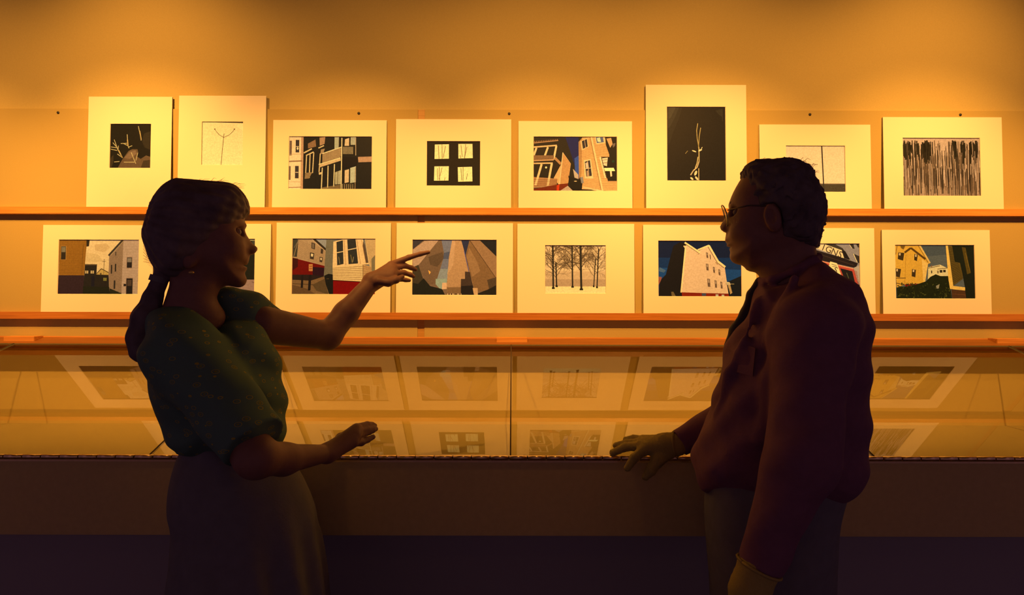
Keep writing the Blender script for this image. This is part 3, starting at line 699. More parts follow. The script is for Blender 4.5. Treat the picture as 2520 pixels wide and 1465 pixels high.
PRINTS = [  # key, zoom, mat x0,x1,top px, image rect px, row, label
 ('T1', '5', 214, 420, 241, (268, 306, 369, 416), 0, 'tall white matted print of pale twigs on dark stony ground, first on the upper ledge'),
 ('T2', '5', 437, 652, 238, (494, 300, 596, 408), 0, 'tall white matted print of one thin forked stem on a blank pale ground'),
 ('T3', '6', 670, 950, 298, (709, 336, 914, 467), 0, 'white matted print of stacked clapboard balconies in hard shadow'),
 ('T4', '6', 973, 1257, 295, (1049, 347, 1181, 458), 0, 'white matted print of a black window with four bright panes'),
 ('T5', '7', 1275, 1555, 299, (1312, 335, 1518, 470), 0, 'white matted print of a wooden porch and orange clapboard corner under dark blue sky'),
 ('T6', '7', 1589, 1837, 208, (1641, 260, 1786, 444), 0, 'tallest white matted print, a single pale plant stem on black'),
 ('T7', '8', 1869, 2143, 306, (1934, 356, 2080, 471), 0, 'white matted print of one dark pole above a low dark horizon, behind the man'),
 ('T8', '8', 2174, 2467, 287, (2222, 336, 2413, 480), 0, 'wide white matted print of blurred dark vertical reeds at the right end'),
 ('B1', 'L1', 103, 376, 556, (142, 592, 340, 727), 1, 'white matted print of two clapboard houses with cloudy sky between, leftmost on lower ledge'),
 ('B2', 'L1', 392, 665, 552, (428, 589, 626, 725), 1, 'white matted print of a dark scene, mostly hidden behind the head of the woman'),
 ('B3', 'L2', 679, 961, 549, (718, 588, 923, 726), 1, 'white matted print of a bay window house with red base, behind the pointing arm'),
 ('B4', 'L2', 975, 1262, 549, (1014, 590, 1222, 727), 1, 'white matted print of brown searchlight beams above dark rooftops'),
 ('B5', 'L3', 1273, 1561, 550, (1341, 603, 1491, 722), 1, 'white matted print of bare winter trees standing on snow'),
 ('B6', 'L3', 1583, 1861, 552, (1620, 591, 1825, 729), 1, 'white matted print of a pale gabled house against deep blue sky, before the man'),
 ('B7', 'L4', 1876, 2153, 559, (1910, 597, 2117, 735), 1, 'white matted print of a red shopfront with lettered sign, behind the shoulder of the man'),
 ('B8', 'L4', 2172, 2438, 563, (2204, 600, 2400, 733), 1, 'white matted print of an orange house and yellow post, rightmost on lower ledge'),
]
BOT = {'T7': 514, 'T8': 515, 'B8': 772}
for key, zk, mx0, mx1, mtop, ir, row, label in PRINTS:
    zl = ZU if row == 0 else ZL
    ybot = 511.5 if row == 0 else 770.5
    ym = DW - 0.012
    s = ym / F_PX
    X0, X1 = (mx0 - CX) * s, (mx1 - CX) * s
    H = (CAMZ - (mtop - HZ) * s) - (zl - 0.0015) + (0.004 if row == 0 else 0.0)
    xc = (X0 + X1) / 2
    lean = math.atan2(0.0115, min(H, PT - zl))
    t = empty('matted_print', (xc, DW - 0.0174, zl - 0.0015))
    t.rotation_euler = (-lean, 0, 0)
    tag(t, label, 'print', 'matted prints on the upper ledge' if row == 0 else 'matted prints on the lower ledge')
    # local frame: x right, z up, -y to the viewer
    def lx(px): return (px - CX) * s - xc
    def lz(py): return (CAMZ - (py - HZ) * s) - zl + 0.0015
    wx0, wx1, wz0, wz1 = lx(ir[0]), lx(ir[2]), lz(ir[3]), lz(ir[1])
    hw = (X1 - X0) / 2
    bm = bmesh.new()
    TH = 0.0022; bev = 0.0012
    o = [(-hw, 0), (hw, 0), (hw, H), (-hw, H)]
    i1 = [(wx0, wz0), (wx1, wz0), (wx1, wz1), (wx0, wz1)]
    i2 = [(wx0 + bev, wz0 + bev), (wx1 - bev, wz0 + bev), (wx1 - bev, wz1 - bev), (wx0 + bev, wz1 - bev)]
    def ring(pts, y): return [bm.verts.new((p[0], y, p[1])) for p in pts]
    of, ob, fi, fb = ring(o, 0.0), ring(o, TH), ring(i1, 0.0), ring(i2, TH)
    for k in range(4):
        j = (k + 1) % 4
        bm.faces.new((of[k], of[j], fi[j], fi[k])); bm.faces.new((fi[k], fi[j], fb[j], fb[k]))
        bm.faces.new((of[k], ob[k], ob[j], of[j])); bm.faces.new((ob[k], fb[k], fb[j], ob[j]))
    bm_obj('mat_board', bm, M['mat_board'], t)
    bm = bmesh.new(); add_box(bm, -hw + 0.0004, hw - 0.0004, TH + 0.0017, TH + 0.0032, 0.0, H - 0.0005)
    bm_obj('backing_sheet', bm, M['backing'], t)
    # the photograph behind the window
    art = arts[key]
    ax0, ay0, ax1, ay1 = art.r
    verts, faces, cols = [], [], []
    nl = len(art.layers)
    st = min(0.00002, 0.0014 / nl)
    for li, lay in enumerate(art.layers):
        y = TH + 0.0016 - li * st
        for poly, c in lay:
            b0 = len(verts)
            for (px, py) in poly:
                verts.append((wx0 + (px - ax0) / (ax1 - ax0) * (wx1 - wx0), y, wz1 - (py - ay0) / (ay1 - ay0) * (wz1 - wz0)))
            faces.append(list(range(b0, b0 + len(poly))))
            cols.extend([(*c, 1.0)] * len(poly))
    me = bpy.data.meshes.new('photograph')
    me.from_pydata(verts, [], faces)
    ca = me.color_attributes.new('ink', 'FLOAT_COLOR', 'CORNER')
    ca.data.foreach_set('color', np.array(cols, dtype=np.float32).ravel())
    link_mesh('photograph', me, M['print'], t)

# ------------------------------------------------------------------ people: implicit surfaces meshed with surface nets
def surface_nets(Fv, org, h):
    nx, ny, nz = Fv.shape
    ins = Fv < 0
    cnt = np.zeros((nx - 1, ny - 1, nz - 1), np.uint8)
    offs = [(i, j, k) for i in (0, 1) for j in (0, 1) for k in (0, 1)]
    for i, j, k in offs: cnt += ins[i:nx - 1 + i, j:ny - 1 + j, k:nz - 1 + k]
    mixed = (cnt > 0) & (cnt < 8)
    I, J, K = np.nonzero(mixed)
    n = len(I)
    idx = np.full(mixed.shape, -1, np.int32)
    idx[I, J, K] = np.arange(n)
    val = np.stack([Fv[I + a, J + b, K + c] for a, b, c in offs], 1)
    acc = np.zeros((n, 3)); num = np.zeros(n)
    for a in range(8):
        for b in range(a + 1, 8):
            da = np.array(offs[a]); db = np.array(offs[b])
            if np.abs(da - db).sum() != 1: continue
            va, vb = val[:, a], val[:, b]
            m = (va < 0) != (vb < 0)
            t = np.where(m, va / np.where(va == vb, 1, va - vb), 0)
            acc += np.where(m[:, None], da + t[:, None] * (db - da), 0)
            num += m
    P = (np.stack([I, J, K], 1) + acc / num[:, None]) * h + np.array(org)
    quads = []
    for ax in range(3):
        sl0 = [slice(None)] * 3; sl1 = [slice(None)] * 3
        sl0[ax] = slice(0, -1); sl1[ax] = slice(1, None)
        A = ins[tuple(sl0)]; B = ins[tuple(sl1)]
        u, v = [(1, 2), (2, 0), (0, 1)][ax]
        E = A != B
        e = np.stack(np.nonzero(E), 1)
        ok = (e[:, u] > 0) & (e[:, v] > 0) & (e[:, u] < Fv.shape[u] - 1) & (e[:, v] < Fv.shape[v] - 1)
        e = e[ok]
        fl = A[e[:, 0], e[:, 1], e[:, 2]]
        def cell(du, dv):
            q = e.copy(); q[:, u] -= du; q[:, v] -= dv
            return idx[q[:, 0], q[:, 1], q[:, 2]]
        q = np.stack([cell(1, 1), cell(0, 1), cell(0, 0), cell(1, 0)], 1)
        q = np.where(fl[:, None], q, q[:, ::-1])
        quads.append(q)
    return P, np.concatenate(quads)

def mesh_from(name, parts):
    V, Q, o = [], [], 0
    for p, q in parts:
        V.append(p); Q.append(q + o); o += len(p)
    V = np.concatenate(V).astype(np.float32); Q = np.concatenate(Q).astype(np.int32)
    me = bpy.data.meshes.new(name)
    me.vertices.add(len(V)); me.vertices.foreach_set('co', V.ravel())
    me.loops.add(Q.size); me.loops.foreach_set('vertex_index', Q.ravel())
    me.polygons.add(len(Q)); me.polygons.foreach_set('loop_start', np.arange(len(Q), dtype=np.int32) * 4)
    me.update(calc_edges=True)
    me.polygons.foreach_set('use_smooth', [True] * len(Q))
    return me

class Field:
    def __init__(self, lo, hi, h):
        self.h = h; self.lo = np.array(lo, float)
        n = np.ceil((np.array(hi) - self.lo) / h).astype(int) + 1
        self.ax = [self.lo[i] + np.arange(n[i]) * h for i in range(3)]
        self.F = np.full(n, 0.05, np.float32)
    def sub(self, lo, hi, m):
        sl = []
        for i in range(3):
            a = int(max(0, math.floor((lo[i] - m - self.lo[i]) / self.h)))
            b = int(min(len(self.ax[i]), math.ceil((hi[i] + m - self.lo[i]) / self.h) + 1))
            if b <= a: return None
            sl.append(slice(a, b))
        return tuple(sl)
    def apply(self, fn, lo, hi, k=0.01, op='add', m=0.035):
        sl = self.sub(lo, hi, m)
        if sl is None: return self
        X = self.ax[0][sl[0]][:, None, None]; Y = self.ax[1][sl[1]][None, :, None]; Z = self.ax[2][sl[2]][None, None, :]
        b = fn(X, Y, Z)
        a = self.F[sl]
        if op == 'cut': a2, b2 = -a, b
        else: a2, b2 = a, b
        h = np.clip(0.5 + 0.5 * (b2 - a2) / k, 0, 1)
        r = b2 * (1 - h) + a2 * h - k * h * (1 - h)
        self.F[sl] = -r if op == 'cut' else r
        return self
    def cap(self, p, q, r0, r1, k=0.01, op='add', cut=None, sq=None):
        p = np.array(p, float); q = np.array(q, float)
        lo = np.minimum(p - r0, q - r1); hi = np.maximum(p + r0, q + r1)
        d = q - p; L = (d * d).sum() + 1e-12
        def fn(X, Y, Z):
            t = np.clip(((X - p[0]) * d[0] + (Y - p[1]) * d[1] + (Z - p[2]) * d[2]) / L, 0, 1)
            dd = np.sqrt((X - p[0] - t * d[0]) ** 2 + (Y - p[1] - t * d[1]) ** 2 + (Z - p[2] - t * d[2]) ** 2)
            f = dd - (r0 + (r1 - r0) * t)
            if cut is not None:
                ln = math.sqrt(L)
                s = ((X - q[0]) * d[0] + (Y - q[1]) * d[1] + (Z - q[2]) * d[2]) / ln - cut
                f = np.maximum(f, s)
            return f
        return self.apply(fn, lo, hi, k, op)
    def chain(self, pts, rs, k=0.008, op='add'):
        for i in range(len(pts) - 1): self.cap(pts[i], pts[i + 1], rs[i], rs[i + 1], k, op)
        return self
    def ell(self, c, r, k=0.01, op='add', ang=0.0):
        c = np.array(c, float); r = np.array(r, float); rm = r.max()
        ca, sa = math.cos(ang), math.sin(ang)
        def fn(X, Y, Z):
            x = X - c[0]; z = Z - c[2]
            u = x * ca + z * sa; w = -x * sa + z * ca
            return (np.sqrt((u / r[0]) ** 2 + ((Y - c[1]) / r[1]) ** 2 + (w / r[2]) ** 2) - 1) * r.min()
        return self.apply(fn, c - rm, c + rm, k, op)
    def poly2d(self, poly, sl):
        """signed distance (positive inside) to a closed x-z outline"""
        X = self.ax[0][sl[0]][:, None]; Z = self.ax[2][sl[2]][None, :]
        d2 = np.full((X.shape[0], Z.shape[1]), 1e9); ins = np.zeros(d2.shape, bool)
        n = len(poly)
        for i in range(n):
            ax_, az = poly[i]; bx, bz = poly[(i + 1) % n]
            ex, ez = bx - ax_, bz - az
            t = np.clip(((X - ax_) * ex + (Z - az) * ez) / (ex * ex + ez * ez + 1e-12), 0, 1)
            d2 = np.minimum(d2, (X - ax_ - t * ex) ** 2 + (Z - az - t * ez) ** 2)
            c = ((az > Z) != (bz > Z)) & (X < (bx - ax_) * (Z - az) / (bz - az + 1e-12) + ax_)
            ins ^= c
        d = np.sqrt(d2)
        return np.where(ins, d, -d)
    def inflate(self, poly, Rr, W, k=0.01, y0=0.0, inset=0.0, region=None, op='add', region_k=0.004, extra=None):
        P = np.array(poly)
        Wm = 0.3
        lo = (P[:, 0].min(), -Wm, P[:, 1].min()); hi = (P[:, 0].max(), Wm, P[:, 1].max())
        sl = self.sub(lo, hi, 0.03)
        s = self.poly2d(poly, sl) - inset
        X2 = self.ax[0][sl[0]][:, None]; Z2 = self.ax[2][sl[2]][None, :]
        w = W(X2, Z2) if callable(W) else np.full(s.shape, W)
        c = y0(X2, Z2) if callable(y0) else np.full(s.shape, y0)
        reg = None
        if region is not None: reg = -self.poly2d(region, sl)
        Y = self.ax[1][sl[1]][None, :, None]
        def fn(X, Yq, Z):
            e = np.clip(Rr - s, 0, None)[:, None, :] / Rr
            f = (np.sqrt(e * e + ((Yq - c[:, None, :]) / w[:, None, :]) ** 2) - 1) * min(Rr, 0.075)
            if extra is not None: f = f + extra(X, Yq, Z)
            if reg is not None:
                rr = np.broadcast_to(reg[:, None, :], f.shape)
                h = np.clip(0.5 + 0.5 * (f - rr) / region_k, 0, 1)
                f = rr * (1 - h) + f * h + region_k * h * (1 - h)
            return f
        return self.apply(fn, lo, hi, k, op, m=0.03)
    def noise(self, fn):
        X = self.ax[0][:, None, None]; Y = self.ax[1][None, :, None]; Z = self.ax[2][None, None, :]
        self.F += fn(X, Y, Z).astype(np.float32)
        return self
    def mesh(self): return surface_nets(self.F, self.lo, self.h)

def smooth_poly(pts, n=4):
    """closed Catmull-Rom through the traced points"""
    out = []
    N = len(pts)
    for i in range(N):
        p0, p1, p2, p3 = [np.array(pts[(i + j - 1) % N], float) for j in range(4)]
        for k in range(n):
            t = k / n
            out.append(tuple(0.5 * ((2 * p1) + (-p0 + p2) * t + (2 * p0 - 5 * p1 + 4 * p2 - p3) * t * t + (-p0 + 3 * p1 - 3 * p2 + p3) * t ** 3)))
    return out

class Frame:
    """upright plane of one person, square to the line of sight; local x across, y away, z up"""
    def __init__(self, xpx, d):
        self.phi = math.atan((xpx - CX) / F_PX)
        self.L = d / math.cos(self.phi)
        self.n = np.array([math.sin(self.phi), math.cos(self.phi)]); self.a = np.array([math.cos(self.phi), -math.sin(self.phi)])
        self.base = (self.n[0] * self.L, self.n[1] * self.L, 0.0)
    def pl(self, x, y):
        r = np.array([(x - CX) / F_PX, 1.0])
        t = self.L / (r @ self.n)
        return (t * (r @ self.a), CAMZ - t * (y - HZ) / F_PX)
    def poly(self, pts, n=4): return [self.pl(*p) for p in (smooth_poly(pts, n) if n else pts)]
    def pd(self, x, y, d):
        p = np.array([(x - CX) / F_PX * d, d]) - self.n * self.L
        return (float(p @ self.a), float(p @ self.n), CAMZ - (y - HZ) / F_PX * d)
    def p3(self, x, y, off=0.0):
        a, z = self.pl(x, y)
        return (a, off, z)

def sstep(x, a, b):
    t = np.clip((x - a) / (b - a), 0, 1)
    return t * t * (3 - 2 * t)

# person materials
def skin_mat(name, c):
    m = mat_plain(name, c, 0.55, 0.3, 0.06, 60, 0.1, 300)
    return m
M['skin_w'] = skin_mat('skin_light', (0.24, 0.13, 0.10))
M['skin_m'] = skin_mat('skin_tan', (0.24, 0.13, 0.10))
M['hair_w'] = mat_plain('dark_brown_hair', (0.14, 0.12, 0.13), 0.6, 0.25, 0.3, 30, 0.5, 90)
M['hair_m'] = mat_plain('black_curly_hair', (0.12, 0.105, 0.115), 0.7, 0.2, 0.3, 30, 0.6, 60)
M['skirt'] = mat_plain('dark_plum_cloth', (0.175, 0.18, 0.195), 0.95, 0.05, 0.06, 40, 0.2, 200)
M['trousers'] = mat_plain('charcoal_cloth', (0.175, 0.18, 0.195), 0.95, 0.05, 0.06, 40, 0.2, 200)
M['shirt_m'] = mat_plain('maroon_shirt', (0.20, 0.10, 0.15), 0.9, 0.12, 0.06, 50, 0.25, 150)
M['tie'] = mat_plain('dark_tie', (0.05, 0.05, 0.06), 0.6, 0.2)
M['glove'] = mat_plain('cream_cotton', (0.40, 0.34, 0.10), 0.95, 0.05, 0.05, 300, 0.5, 600)
M['metal'] = mat_plain('dark_wire', (0.10, 0.08, 0.07), 0.3, 0.5, metal=0.5)
M['gold'] = mat_plain('gold_earring', (0.8, 0.62, 0.2), 0.3, 0.5, metal=0.6)
M['eye'] = mat_plain('eye', (0.25, 0.22, 0.20), 0.2, 0.5)
M['shoe'] = mat_plain('black_leather', (0.03, 0.03, 0.03), 0.5, 0.4)
def mat_leafy():
    m, nt, b = new_mat('green_leaf_print_cloth')
    b.inputs['Roughness'].default_value = 0.8
    b.inputs['Specular IOR Level'].default_value = 0.15
    tc = nt.nodes.new('ShaderNodeTexCoord')
    mp = nt.nodes.new('ShaderNodeMapping')
    mp.inputs['Rotation'].default_value = (0.2, 0.6, 0.1)
    mp.inputs['Scale'].default_value = (7, 7, 12)
    nt.links.new(tc.outputs['Object'], mp.inputs['Vector'])
    v = nt.nodes.new('ShaderNodeTexVoronoi')
    v.inputs['Randomness'].default_value = 0.85
    nt.links.new(mp.outputs['Vector'], v.inputs['Vector'])
    r = nt.nodes.new('ShaderNodeValToRGB')
    r.color_ramp.interpolation = 'EASE'
    e = r.color_ramp.elements
    base = (0.10, 0.20, 0.16, 1)
    e[0].position = 0.0; e[0].color = (0.22, 0.24, 0.05, 1)
    e[1].position = 1.0; e[1].color = base
    for p, c in ((0.10, (0.22, 0.24, 0.05, 1)), (0.13, base), (0.20, base), (0.235, (0.40, 0.34, 0.04, 1)), (0.245, (0.40, 0.34, 0.04, 1)), (0.265, base)):
        n = e.new(p); n.color = c
    nt.links.new(v.outputs['Distance'], r.inputs['Fac'])
    nt.links.new(r.outputs['Color'], b.inputs['Base Color'])
    return m
M['shirt_w'] = mat_leafy()

def wisps(bm, fr, lst, r=0.0006):
    for pts in lst:
        add_tube(bm, [fr.p3(*p) if len(p) == 3 else fr.p3(p[0], p[1], 0.0) for p in pts], [r] * (len(pts) - 1) + [r * 0.4], 4)

# ================================================================== the woman
W = Frame(500, 1.23)
woman = empty('person', W.base, -W.phi)
tag(woman, 'woman in green leaf-print blouse with ponytail, pointing at the prints', 'person')

face = [(602, 545), (603, 551), (607.5, 557), (602.5, 567), (604, 575), (609, 585), (621, 601), (632, 610), (634, 615), (631, 621), (624, 626), (616.5, 629), (614, 634), (613, 641),
        (610.5, 649), (609, 652.5), (605, 656), (607.5, 660), (608.5, 664), (603, 672), (604, 680), (607.5, 689), (606, 697), (601.5, 704), (594, 708.5), (584, 709.5), (565, 706), (546, 702), (520, 696)]
whead = face + [(470, 690), (430, 690), (400, 662), (376, 625), (362, 575), (369, 530), (390, 490), (430, 462), (480, 457), (535, 461), (570, 470), (590, 488), (601, 515)]
wneck = [(430, 640), (420, 690), (410, 725), (396, 765), (380, 800), (420, 840), (530, 825), (552, 795), (554, 772), (540, 750), (534.5, 734), (541, 715), (550, 695), (562, 655), (500, 630)]
wtorso = [(402, 768), (385, 800), (366, 845), (357.5, 890), (359, 925), (371.5, 980), (383, 1023), (405, 1062), (414, 1088), (430, 1104), (446, 1116), (560, 1130), (680, 1100), (700, 1066), (706, 1020), (703, 985),
          (694, 925), (688, 885), (676, 850), (655, 815), (625, 795), (575, 790), (552, 800), (528, 814), (485, 803), (450, 783), (424, 775)]
wskirt = [(470, 1040), (446, 1112), (434, 1135), (421, 1177), (412, 1224), (410, 1267), (416, 1305), (412, 1400), (400, 1560), (385, 1720), (380, 1850), (800, 1850), (805, 1700), (808, 1560), (800, 1420), (787, 1318), (779, 1284), (772, 1235), (745, 1170), (694, 1098), (660, 1040)]
PH = W.poly(whead, 3); PN = W.poly(wneck); PTo = W.poly(wtorso); PS = W.poly(wskirt)

def width_w(X, Z):
    nx, nz = W.pl(633, 612)
    front = W.pl(603, 600)[0]
    base = 0.074 + 0 * X * Z
    ahead = sstep(X, front - 0.03, nx)
    nose = np.exp(-((Z - nz) / 0.020) ** 2)
    mouth = np.exp(-((Z - W.pl(600, 660)[1]) / 0.028) ** 2) + np.exp(-((Z - W.pl(600, 695)[1]) / 0.018) ** 2)
    return base * (1 - 0.62 * ahead * nose) * (1 - 0.22 * np.clip(mouth, 0, 1) * sstep(X, front - 0.05, front)) * (1 - 0.12 * sstep(-Z, -W.pl(500, 640)[1], -W.pl(500, 705)[1]))

fld = Field((-0.24, -0.24, 0.98), (0.24, 0.24, 1.72), 0.0036)
fld.inflate(PH, 0.062, width_w, 0.012)
fld.inflate(PN, 0.05, 0.052, 0.018)
fld.inflate(PTo, 0.10, 0.115, 0.03, inset=0.028)
ex, ez = W.pl(583, 577)
for s in (-1, 1):
    fld.ell((ex, s * 0.036, ez), (0.013, 0.014, 0.010), 0.010, 'cut')            # eye socket
    fld.ell((ex - 0.004, s * 0.032, ez), (0.010, 0.011, 0.0095), 0.003)          # lid
    nx_, nz_ = W.pl(617, 620)
    fld.ell((nx_, s * 0.012, nz_), (0.010, 0.007, 0.007), 0.006)                 # nostril wing
    cx_, cz_ = W.pl(565, 618)
    fld.ell((cx_, s * 0.046, cz_), (0.026, 0.020, 0.022), 0.02)                  # cheek
    ax_, az_ = W.pl(470, 640)
    fld.ell((ax_, s * 0.068, az_), (0.014, 0.010, 0.026), 0.006, ang=-0.25)      # ear
    fld.ell((ax_ + 0.003, s * 0.079, az_ + 0.004), (0.007, 0.006, 0.013), 0.005, 'cut', ang=-0.25)
mx_, mz_ = W.pl(597, 656.5)
fld.ell((mx_ + 0.002, 0, mz_), (0.008, 0.022, 0.0016), 0.003, 'cut')                       # mouth line
parts = [fld.mesh()]
# pointing left arm
fa = Field((-0.05, -0.10, 1.22), (0.66, 0.62, 1.64), 0.0028)
sh = W.pd(640, 800, 1.32); el = W.pd(806, 828, 1.50); wr = W.pd(916, 694, 1.62)
fa.cap(sh, el, 0.046, 0.037, 0.02).cap(el, [el[i] * .6 + wr[i] * .4 for i in range(3)], 0.036, 0.033, 0.015).cap([el[i] * .6 + wr[i] * .4 for i in range(3)], wr, 0.033, 0.0235, 0.015)
kn = {'i': (962, 655, 1.655), 'm': (966, 664, 1.645), 'r': (966, 675, 1.632), 'p': (960, 686, 1.622)}
for q in kn.values(): fa.cap(wr, W.pd(*q), 0.0205, 0.0135, 0.014)
fing = [((962, 652, 1.655), (1006, 634.5, 1.69), (1034, 626, 1.70), (1054, 621.5, 1.705), .0098, .0062), ((966, 662, 1.645), (996, 655, 1.685), (1012, 660, 1.70), (1022, 664, 1.705), .0095, .0065),
        ((966, 674, 1.632), (994, 672, 1.67), (1010, 677, 1.68), (1017, 681, 1.685), .0092, .0062), ((960, 686, 1.622), (984, 688, 1.65), (998, 690, 1.66), (1007, 691, 1.665), .0082, .0056)]
for a_, b_, c_, d_, r0, r1 in fing: fa.chain([W.pd(*a_), W.pd(*b_), W.pd(*c_), W.pd(*d_)], [r0, (r0 * .6 + r1 * .4), (r0 * .3 + r1 * .7), r1], 0.004)
fa.chain([W.pd(932, 694, 1.60), W.pd(955, 697, 1.60), W.pd(975, 690, 1.615), W.pd(990, 682, 1.63)], [.013, .0105, .009, .007], 0.008)
parts.append(fa.mesh())
# near right arm, hand hovering over the case edge
fb = Field((-0.16, -0.40, 0.97), (0.48, 0.30, 1.36), 0.0028)
sh2 = W.pd(450, 880, 1.12); el2 = W.pd(632, 1128, 1.03); mid2 = W.pd(700, 1132, 1.10); wr2 = W.pd(806, 1117, 1.22)
fb.cap(sh2, el2, 0.046, 0.038, 0.02).cap(el2, mid2, 0.036, 0.030, 0.015).cap(mid2, wr2, 0.030, 0.0185, 0.015)
kn2 = [(878, 1056, 1.305), (878, 1065, 1.295), (875, 1077, 1.283), (868, 1092, 1.27)]
for q, r_ in zip(kn2, (.012, .0135, .013, .012)): fb.cap(wr2, W.pd(*q), 0.0165, r_, 0.012)
fing = [((878, 1054, 1.305), (904, 1046.5, 1.345), (916, 1047, 1.365), (923, 1049, 1.375), .0095, .0062), ((878, 1064, 1.295), (904, 1058, 1.335), (918, 1056.5, 1.355), (925, 1057, 1.365), .0095, .0065),
        ((875, 1076, 1.283), (895, 1070, 1.32), (910, 1064.5, 1.34), (920, 1061, 1.35), .009, .006), ((868, 1092, 1.27), (890, 1091, 1.295), (906, 1083.5, 1.315), (919, 1076.5, 1.33), .009, .0062)]
for a_, b_, c_, d_, r0, r1 in fing: fb.chain([W.pd(*a_), W.pd(*b_), W.pd(*c_), W.pd(*d_)], [r0, (r0 * .6 + r1 * .4), (r0 * .3 + r1 * .7), r1], 0.003)
fb.chain([W.pd(818, 1100, 1.25), W.pd(840, 1080, 1.30), W.pd(862, 1066, 1.34), W.pd(876, 1060, 1.37)], [.013, .0115, .0095, .007], 0.008)
parts.append(fb.mesh())
# legs
fl = Field((-0.26, -0.20, 0.0), (0.30, 0.20, 1.05), 0.008)
for s in (-1, 1):
    fl.cap((0.04, s * 0.07, 0.92), (0.05, s * 0.085, 0.50), 0.075, 0.055, 0.02).cap((0.05, s * 0.085, 0.50), (0.035, s * 0.08, 0.09), 0.052, 0.034, 0.02)
    fl.cap((0.02, s * 0.08, 0.035), (0.17, s * 0.09, 0.03), 0.034, 0.028, 0.02)
fl.ell((0.04, 0, 0.98), (0.10, 0.11, 0.10), 0.03)
parts.append(fl.mesh())
link_mesh('body', mesh_from('body', parts), M['skin_w'], woman)

# hair: cap of hair with fringe, ponytail, loose strands
whair = [(604, 540), (611.5, 530), (613, 519), (609, 498), (597, 478), (580, 461), (553, 452.5), (498, 449), (451, 445.5), (427, 445), (399.5, 461), (379, 485), (365, 512), (355, 546), (348.5, 574), (350.5, 592), (360, 618), (367.5, 640), (380, 661), (392, 676),
         (420, 690), (470, 684), (520, 640), (560, 600), (590, 570)]
hreg = [(640, 545), (640, 430), (400, 420), (330, 470), (330, 640), (384, 685), (410, 708), (445, 705), (478, 692), (500, 672), (512, 652), (519, 625), (530, 600), (550, 578), (576, 560), (596, 550), (606, 543)]
fh = Field((-0.24, -0.13, 1.22), (0.16, 0.13, 1.72), 0.0034)
fh.inflate(W.poly(whair, 3), 0.070, 0.088, 0.004, region=W.poly(hreg, 0), region_k=0.008,
           extra=lambda X, Y, Z: 0.0012 * np.sin(150 * (np.arctan2(Y, Z - 1.60) * 0.16) + 40 * X) + 0.0008 * np.sin(260 * Y + 70 * X))
pt = [W.p3(396, 684), W.p3(388, 705), W.p3(376, 735), W.p3(362, 785), W.p3(352, 835), W.p3(350, 868), W.p3(362, 890)]
fh.chain(pt, [.016, .013, .0165, .027, .029, .021, .010], 0.012)
fh.noise(lambda X, Y, Z: 0.0012 * np.sin(Y * 330 + 30 * Z) * (Z < W.pl(390, 700)[1]))
hair_parts = [fh.mesh()]
hme = mesh_from('hair', hair_parts)
hair = link_mesh('hair', hme, M['hair_w'], woman)
bm = bmesh.new()
rr = random.Random(3)
ws = []
for k in range(46):
    x = 415 + rr.random() * 170
    y = 449 + max(0, (x - 520)) ** 2 * 0.0035 + 4
    ln = rr.uniform(10, 28)
    off = rr.uniform(-.03, .03)
    ws.append([(x, y, off), (x + ln * .5, y - rr.uniform(4, 8), off), (x + ln, y - rr.uniform(2, 9), off * 1.2)])
for k in range(16):
    x = 335 + rr.random() * 25
    ws.append([(x, 850, rr.uniform(-.02, .02)), (x - rr.uniform(0, 10), 868, 0), (x - rr.uniform(4, 26), 878 + rr.uniform(-4, 8), 0.0)])
for k in range(8): ws.append([(352, 590 + k * 8, 0), (362 + k * 2, 630 + k * 3, 0), (355 + k * 3, 645 + k * 3, 0)])
wisps(bm, W, ws, 0.00042)
tag(bm_obj('stray_hairs', bm, M['hair_w'], hair), kind='stuff')
bm = bmesh.new()
p_ = W.p3(391, 690)
bmesh.ops.create_cone(bm, cap_ends=True, segments=16, radius1=0.0185, radius2=0.0185, depth=0.013, matrix=Matrix.Translation(p_) @ Matrix.Rotation(0.3, 4, 'Y'))
bm_obj('hair_band', bm, M['skirt'], hair)

# blouse
fs = Field((-0.26, -0.40, 0.98), (0.34, 0.34, 1.46), 0.0044)
fs.inflate(PTo, 0.10, 0.145, 0.01)
fs.cap(W.pd(452, 872, 1.12), W.pd(628, 1092, 1.035), 0.070, 0.060, 0.03, cut=0.0)
fs.cap(W.pd(430, 812, 1.17), W.pd(452, 880, 1.12), 0.05, 0.068, 0.03)
fs.cap(W.pd(566, 746, 1.30), W.pd(600, 770, 1.32), 0.036, 0.050, 0.02)
fs.cap(W.pd(600, 774, 1.32), W.pd(694, 812, 1.405), 0.054, 0.043, 0.025, cut=0.0)
fs.noise(lambda X, Y, Z: 0.0026 * np.sin(34 * X + 52 * Z + 20 * Y) * np.sin(21 * Z - 33 * X + 1.0) + 0.0018 * np.sin(80 * Z + 60 * X))
link_mesh('blouse', mesh_from('blouse', [fs.mesh()]), M['shirt_w'], woman)
# skirt
fk = Field((-0.30, -0.26, 0.38), (0.36, 0.26, 1.20), 0.006)
fk.inflate(PS, 0.13, lambda X, Z: 0.135 + 0.03 * sstep(-Z, -1.10, -1.0) + 0.09 * sstep(-Z, -1.05, -0.5) + 0 * X, 0.01)
fk.noise(lambda X, Y, Z: 0.004 * np.sin(70 * X + 40 * Y) * sstep(-Z, -1.02, -0.8))
link_mesh('skirt', mesh_from('skirt', [fk.mesh()]), M['skirt'], woman)
